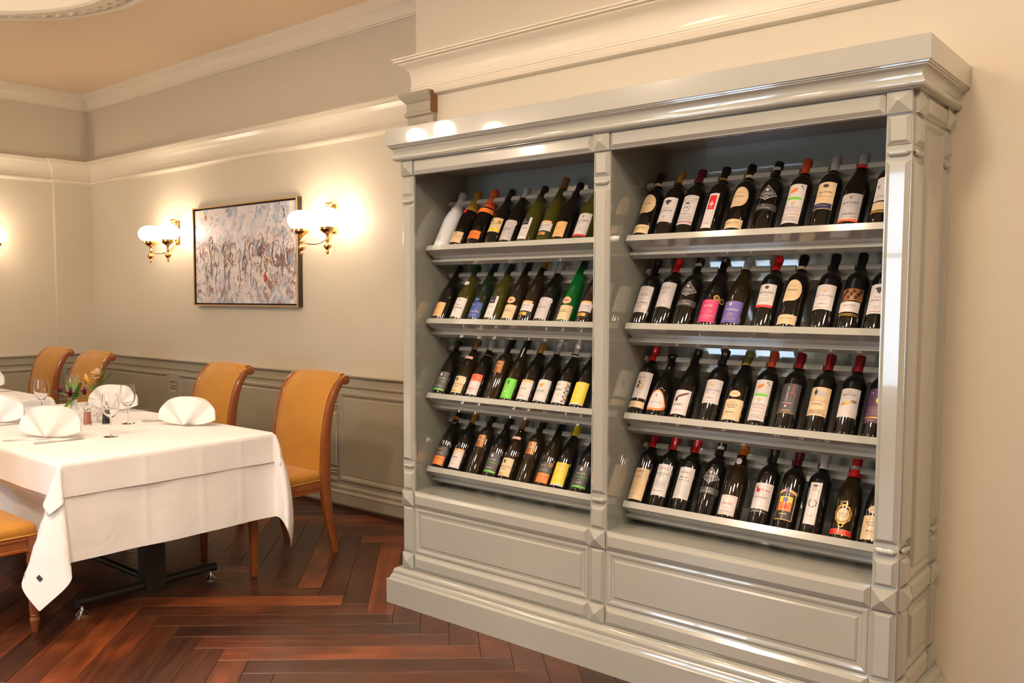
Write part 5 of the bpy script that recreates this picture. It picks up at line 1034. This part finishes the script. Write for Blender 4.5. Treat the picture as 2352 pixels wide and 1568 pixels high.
def knife_mesh():
    m = MB(); v = []; f = []; S_ = [(0,.005,.0045),(.012,.008,.006),(.06,.0075,.006),(.098,.006,.005),(.104,.0045,.005),(.11,.008,.0022),(.17,.0105,.0020),(.21,.008,.0016),(.228,.002,.0012)]
    for (x, w, t) in S_: v += [(x,-w,.001),(x,w,.001),(x,w,.001+t),(x,-w,.001+t)]
    for i in range(len(S_)-1):
        for j in range(4): f.append((i*4+j, i*4+(j+1) % 4, (i+1)*4+(j+1) % 4, (i+1)*4+j))
    f += [(3,2,1,0), tuple((len(S_)-1)*4+j for j in range(4))]
    return m.add(v, f).mesh('table_knife', 40)
def fork_mesh():
    m = MB(); S_ = [(0,.010,.002),(.03,.009,.003),(.09,.0045,.006),(.13,.004,.010),(.145,.010,.008),(.16,.0125,.006)]
    v = []; f = []
    for (x, w, z) in S_: v += [(x,-w,z),(x,w,z),(x,w,z+.002),(x,-w,z+.002)]
    for i in range(len(S_)-1):
        for j in range(4): f.append((i*4+j, i*4+(j+1) % 4, (i+1)*4+(j+1) % 4, (i+1)*4+j))
    f += [(3,2,1,0), tuple((len(S_)-1)*4+j for j in range(4))]; m.add(v, f)
    for k in range(4):
        y = -.0105+.007*k; m.add([(.158,y-.0018,.006),(.158,y+.0018,.006),(.158,y+.0018,.008),(.158,y-.0018,.008),(.205,y-.0010,.0105),(.205,y+.0010,.0105),(.205,y+.0010,.012),(.205,y-.0010,.012)], [(0,3,2,1),(4,5,6,7),(0,1,5,4),(1,2,6,5),(2,3,7,6),(3,0,4,7)])
    return m.mesh('table_fork', 40)
km, fm = knife_mesh(), fork_mesh(); km.materials.append(STEEL); fm.materials.append(STEEL)
for (nme, me, a, b, lb) in (('table_knife', km, (-1.211,-1.142), (-1.178,-.884), 'steel table knife lying in front of the near napkin'), ('table_fork', fm, (-1.40,-1.20), (-1.33,-1.10), 'steel fork half hidden behind the near napkin'), ('table_knife', km, (-1.50,-.46), (-1.38,-.25), 'steel knife beside the napkin in front of the gold chairs'), ('table_fork', fm, (-1.151,-.195), (-1.163,-.44), 'steel fork lying right of the napkin by the table corner'), ('table_fork', fm, (-1.905,-.185), (-1.93,-.39), 'steel fork behind the wine glasses'), ('table_knife', km, (-1.91,-1.04), (-1.90,-.80), 'steel knife beside the napkin at the left edge'), ('table_knife', km, (-3.60,-.50), (-3.58,-.28), 'steel knife on the farther table')):
    p, r, L_ = place(a, b); o = link(nme, me, None); o.location = p; o.rotation_euler = (0,0,r); tag(o, lb, nme.split('_')[1], 'steel cutlery')
# napkin holder: two slotted half discs on a base
HOLD = mat('brushed_holder', (.72,.66,.60), .35, metal=.5)
def half_disc(y, R=.095, H=.082, n=13):
    m = MB(); v = []; f = []
    # fan of ribs leaves open slots between spokes
    for k in range(n):
        a0 = PI*(k+.0)/n; a1 = PI*(k+.62)/n
        v0 = len(v)
        for (r, a) in ((.42,a0),(.82,a0),(.82,a1),(.42,a1)): v += [(R*r*math.cos(a), y, H*r*math.sin(a)), (R*r*math.cos(a), y+.0012, H*r*math.sin(a))]
        q = v0; f += [(q,q+2,q+4,q+6),(q+1,q+7,q+5,q+3),(q,q+1,q+3,q+2),(q+2,q+3,q+5,q+4),(q+4,q+5,q+7,q+6),(q+6,q+7,q+1,q)]
    for (r0, r1) in ((.0,.45),(.80,1.0)):
        for k in range(24):
            a0 = PI*k/24; a1 = PI*(k+1)/24; v0 = len(v)
            for (r, a) in ((r0,a0),(r1,a0),(r1,a1),(r0,a1)): v += [(R*r*math.cos(a), y, H*r*math.sin(a)), (R*r*math.cos(a), y+.0012, H*r*math.sin(a))]
            q = v0; f += [(q,q+2,q+4,q+6),(q+1,q+7,q+5,q+3),(q+2,q+3,q+5,q+4)]
    return m.add(v, f)
hd = empty('napkin_holder', (-1.700, -.640, TT), math.radians(44)); tag(hd, 'metal napkin holder with slotted half-round sides between the mills', 'napkin holder')
half_disc(-.018).build('slotted_side', HOLD, hd); half_disc(.018).build('slotted_side', HOLD, hd); MB().box(-.09, .09, -.018, .019, 0, .002).build('base_plate', HOLD, hd)
SALT = mat('pink_salt', (.62,.26,.19), .6, bump=(300, .8, .003)); PEP = mat('peppercorns', (.018,.014,.012), .6, bump=(300, .9, .003))
def mill(x, y, fill, fc, lb):
    r = empty('spice_mill', (x, y, TT)); tag(r, lb, 'mill', 'clear spice mills')
    MB().lathe([(.019,0),(.0205,.003),(.0205,.012),(.0185,.030),(.0175,.052),(.0160,.066),(.0145,.074)], 20).build('mill_body', GLASS, r, 40)
    MB().lathe([(.015,.004),(.0165,.008),(.0155,.050),(.0130,.066)], 16).build('mill_filling', fill, r, 40)
    MB().lathe([(.0150,.076),(.0185,.082),(.0190,.092),(.0150,.100),(.010,.104),(.008,.107)], 20).build('mill_head', GLASS, r, 40)
    MB().lathe([(.004,.107),(.0075,.110),(.0078,.116),(.004,.120)], 14).build('mill_knob', STEEL, r, 40)
mill(-1.602, -.705, SALT, 0, 'clear mill filled with pink salt'); mill(-1.560, -.625, PEP, 0, 'clear mill filled with black peppercorns')
# flowers
LEAF = mat('leaf_green', (.10,.20,.025), .45, var=(30, .3)); STEM = mat('stem_green', (.10,.19,.03), .5)
def leaf(mm, p, d, L_, w, curl=.25):
    p, d = Vector(p), Vector(d).normalized(); s = d.cross(Vector((0,0,1))); s = s.normalized() if s.length > 1e-3 else Vector((1,0,0)); u = s.cross(d); v = []; f = []; N_ = 7
    for i in range(N_+1):
        t = i/N_; c = p+d*L_*t-u*curl*L_*t*t*(1 if u.z > 0 else -1); ww = w*math.sin(PI*min(1, .08+.92*t))**.8*(1-.25*t) if t < 1 else .0003
        v += [c-s*ww, c+u*ww*.18*(-1), c+s*ww]
    for i in range(N_):
        for k in range(2): f.append((i*3+k, i*3+k+1, i*3+k+4, i*3+k+3))
    mm.add(v, f)
def petals(mm, c, d, R, n, w, tilt, rs_):
    c, d = Vector(c), Vector(d).normalized(); a = d.cross(Vector((.3,.9,.1))).normalized(); b = d.cross(a)
    for k in range(n):
        t = 2*PI*k/n+rs_.uniform(-.15,.15); q = (a*math.cos(t)+b*math.sin(t))*math.cos(tilt)+d*math.sin(tilt)
        leaf(mm, c, q, R*rs_.uniform(.85,1.1), w, -.25)
def vase(x, y, lb, h, seed, blooms, leaves):
    rs_ = random.Random(seed); r = empty('flower_vase', (x, y, TT)); tag(r, lb, 'vase', 'flower vases')
    MB().lathe([(.024,0),(.026,.003),(.0255,.02),(.021,.06),(.017,h-.012),(.018,h),(.0155,h),(.0145,h-.012),(.015,.06),(.012,.02)], 20, (0,0,0), True, True).build('vase_body', PORCE, r, 50)
    for (nm_, m_, ps) in blooms:
        mm = MB(); st_ = MB()
        for (p, d, R, n, w, tilt) in ps:
            R *= 1.35; w *= 1.45
            petals(mm, p, d, R, n, w, tilt, rs_); petals(mm, p, d, R*.7, n, w*.8, tilt+.5, rs_); st_.tube(bez((0,0,h-.02), (p[0]*.1, p[1]*.1, h+.02), (p[0]*.6, p[1]*.6, p[2]-.03), p, 6), .0018, 6)
        b = mm.build(nm_, m_, r, True); st_.build('stem', STEM, b, True)
    for (p, d, L_, w, cu) in leaves:
        mm = MB(); leaf(mm, p, d, L_, w*1.15, cu); mm.build('leaf', LEAF, r, True)
PUR = mat('purple_petal', (.16,.012,.07), .5, var=(60, .5)); YEL = mat('yellow_petal', (.72,.44,.10), .5, var=(60, .2)); CRM = mat('cream_petal', (.82,.62,.34), .55)
rs2 = random.Random(5)
lv = [((0,0,.085), (math.cos(a)*.8, math.sin(a)*.8, e), L_*1.3, w*1.35, cu) for (a, e, L_, w, cu) in [(.2,1.6,.10,.012,.1),(2.5,1.9,.11,.011,.05),(1.0,.35,.085,.010,.5),(3.6,.2,.10,.011,.35),(4.0,.7,.10,.012,.3),(4.9,-.1,.075,.012,.8),(5.4,.1,.085,.010,.5),(.6,.9,.10,.011,.2),(3.0,.9,.12,.010,.1),(5.9,.4,.11,.010,.3),(1.8,.5,.08,.010,.3),(4.4,1.4,.10,.010,.1)]]
vase(-2.030, -.575, 'small white vase of purple blooms and leaves', .088, 3, [('purple_bloom', PUR, [((.005,-.02,.118), (.5,-.7,.5), .034, 6, .008, .5)]), ('purple_bloom', PUR, [((-.06,-.045,.125), (-.4,-.7,.5), .030, 6, .008, .6)]), ('purple_bloom', PUR, [((.055,.035,.122), (.7,-.3,.4), .028, 6, .007, .7)]), ('purple_bud', PUR, [((.035,.02,.158), (.4,0,1), .020, 5, .005, 1.2)])], lv)
lv2 = [((.01,.01,.10), (.45,.35,1.9), .21, .015, .03), ((.0,.01,.10), (.15,.25,1.9), .17, .012, .02), ((.01,.0,.11), (.7,.4,1.1), .15, .012, .15), ((-.01,0,.10), (-.5,-.4,.8), .07, .010, .3), ((0,-.01,.10), (.2,-.5,.9), .07, .010, .2), ((0,0,.11), (-.3,-.2,1.0), .06, .010, .2)]
vase(-2.200, -.365, 'small white vase of yellow and cream blooms', .100, 4, [('yellow_bloom', YEL, [((-.035,-.03,.150), (-.5,-.4,.7), .045, 6, .012, .8)]), ('yellow_bloom', YEL, [((-.06,-.05,.128), (-.9,-.4,.2), .030, 5, .008, .8)]), ('cream_bloom', CRM, [((.012,.006,.200), (.4,-.6,.5), .034, 12, .012, .25)])], lv2)
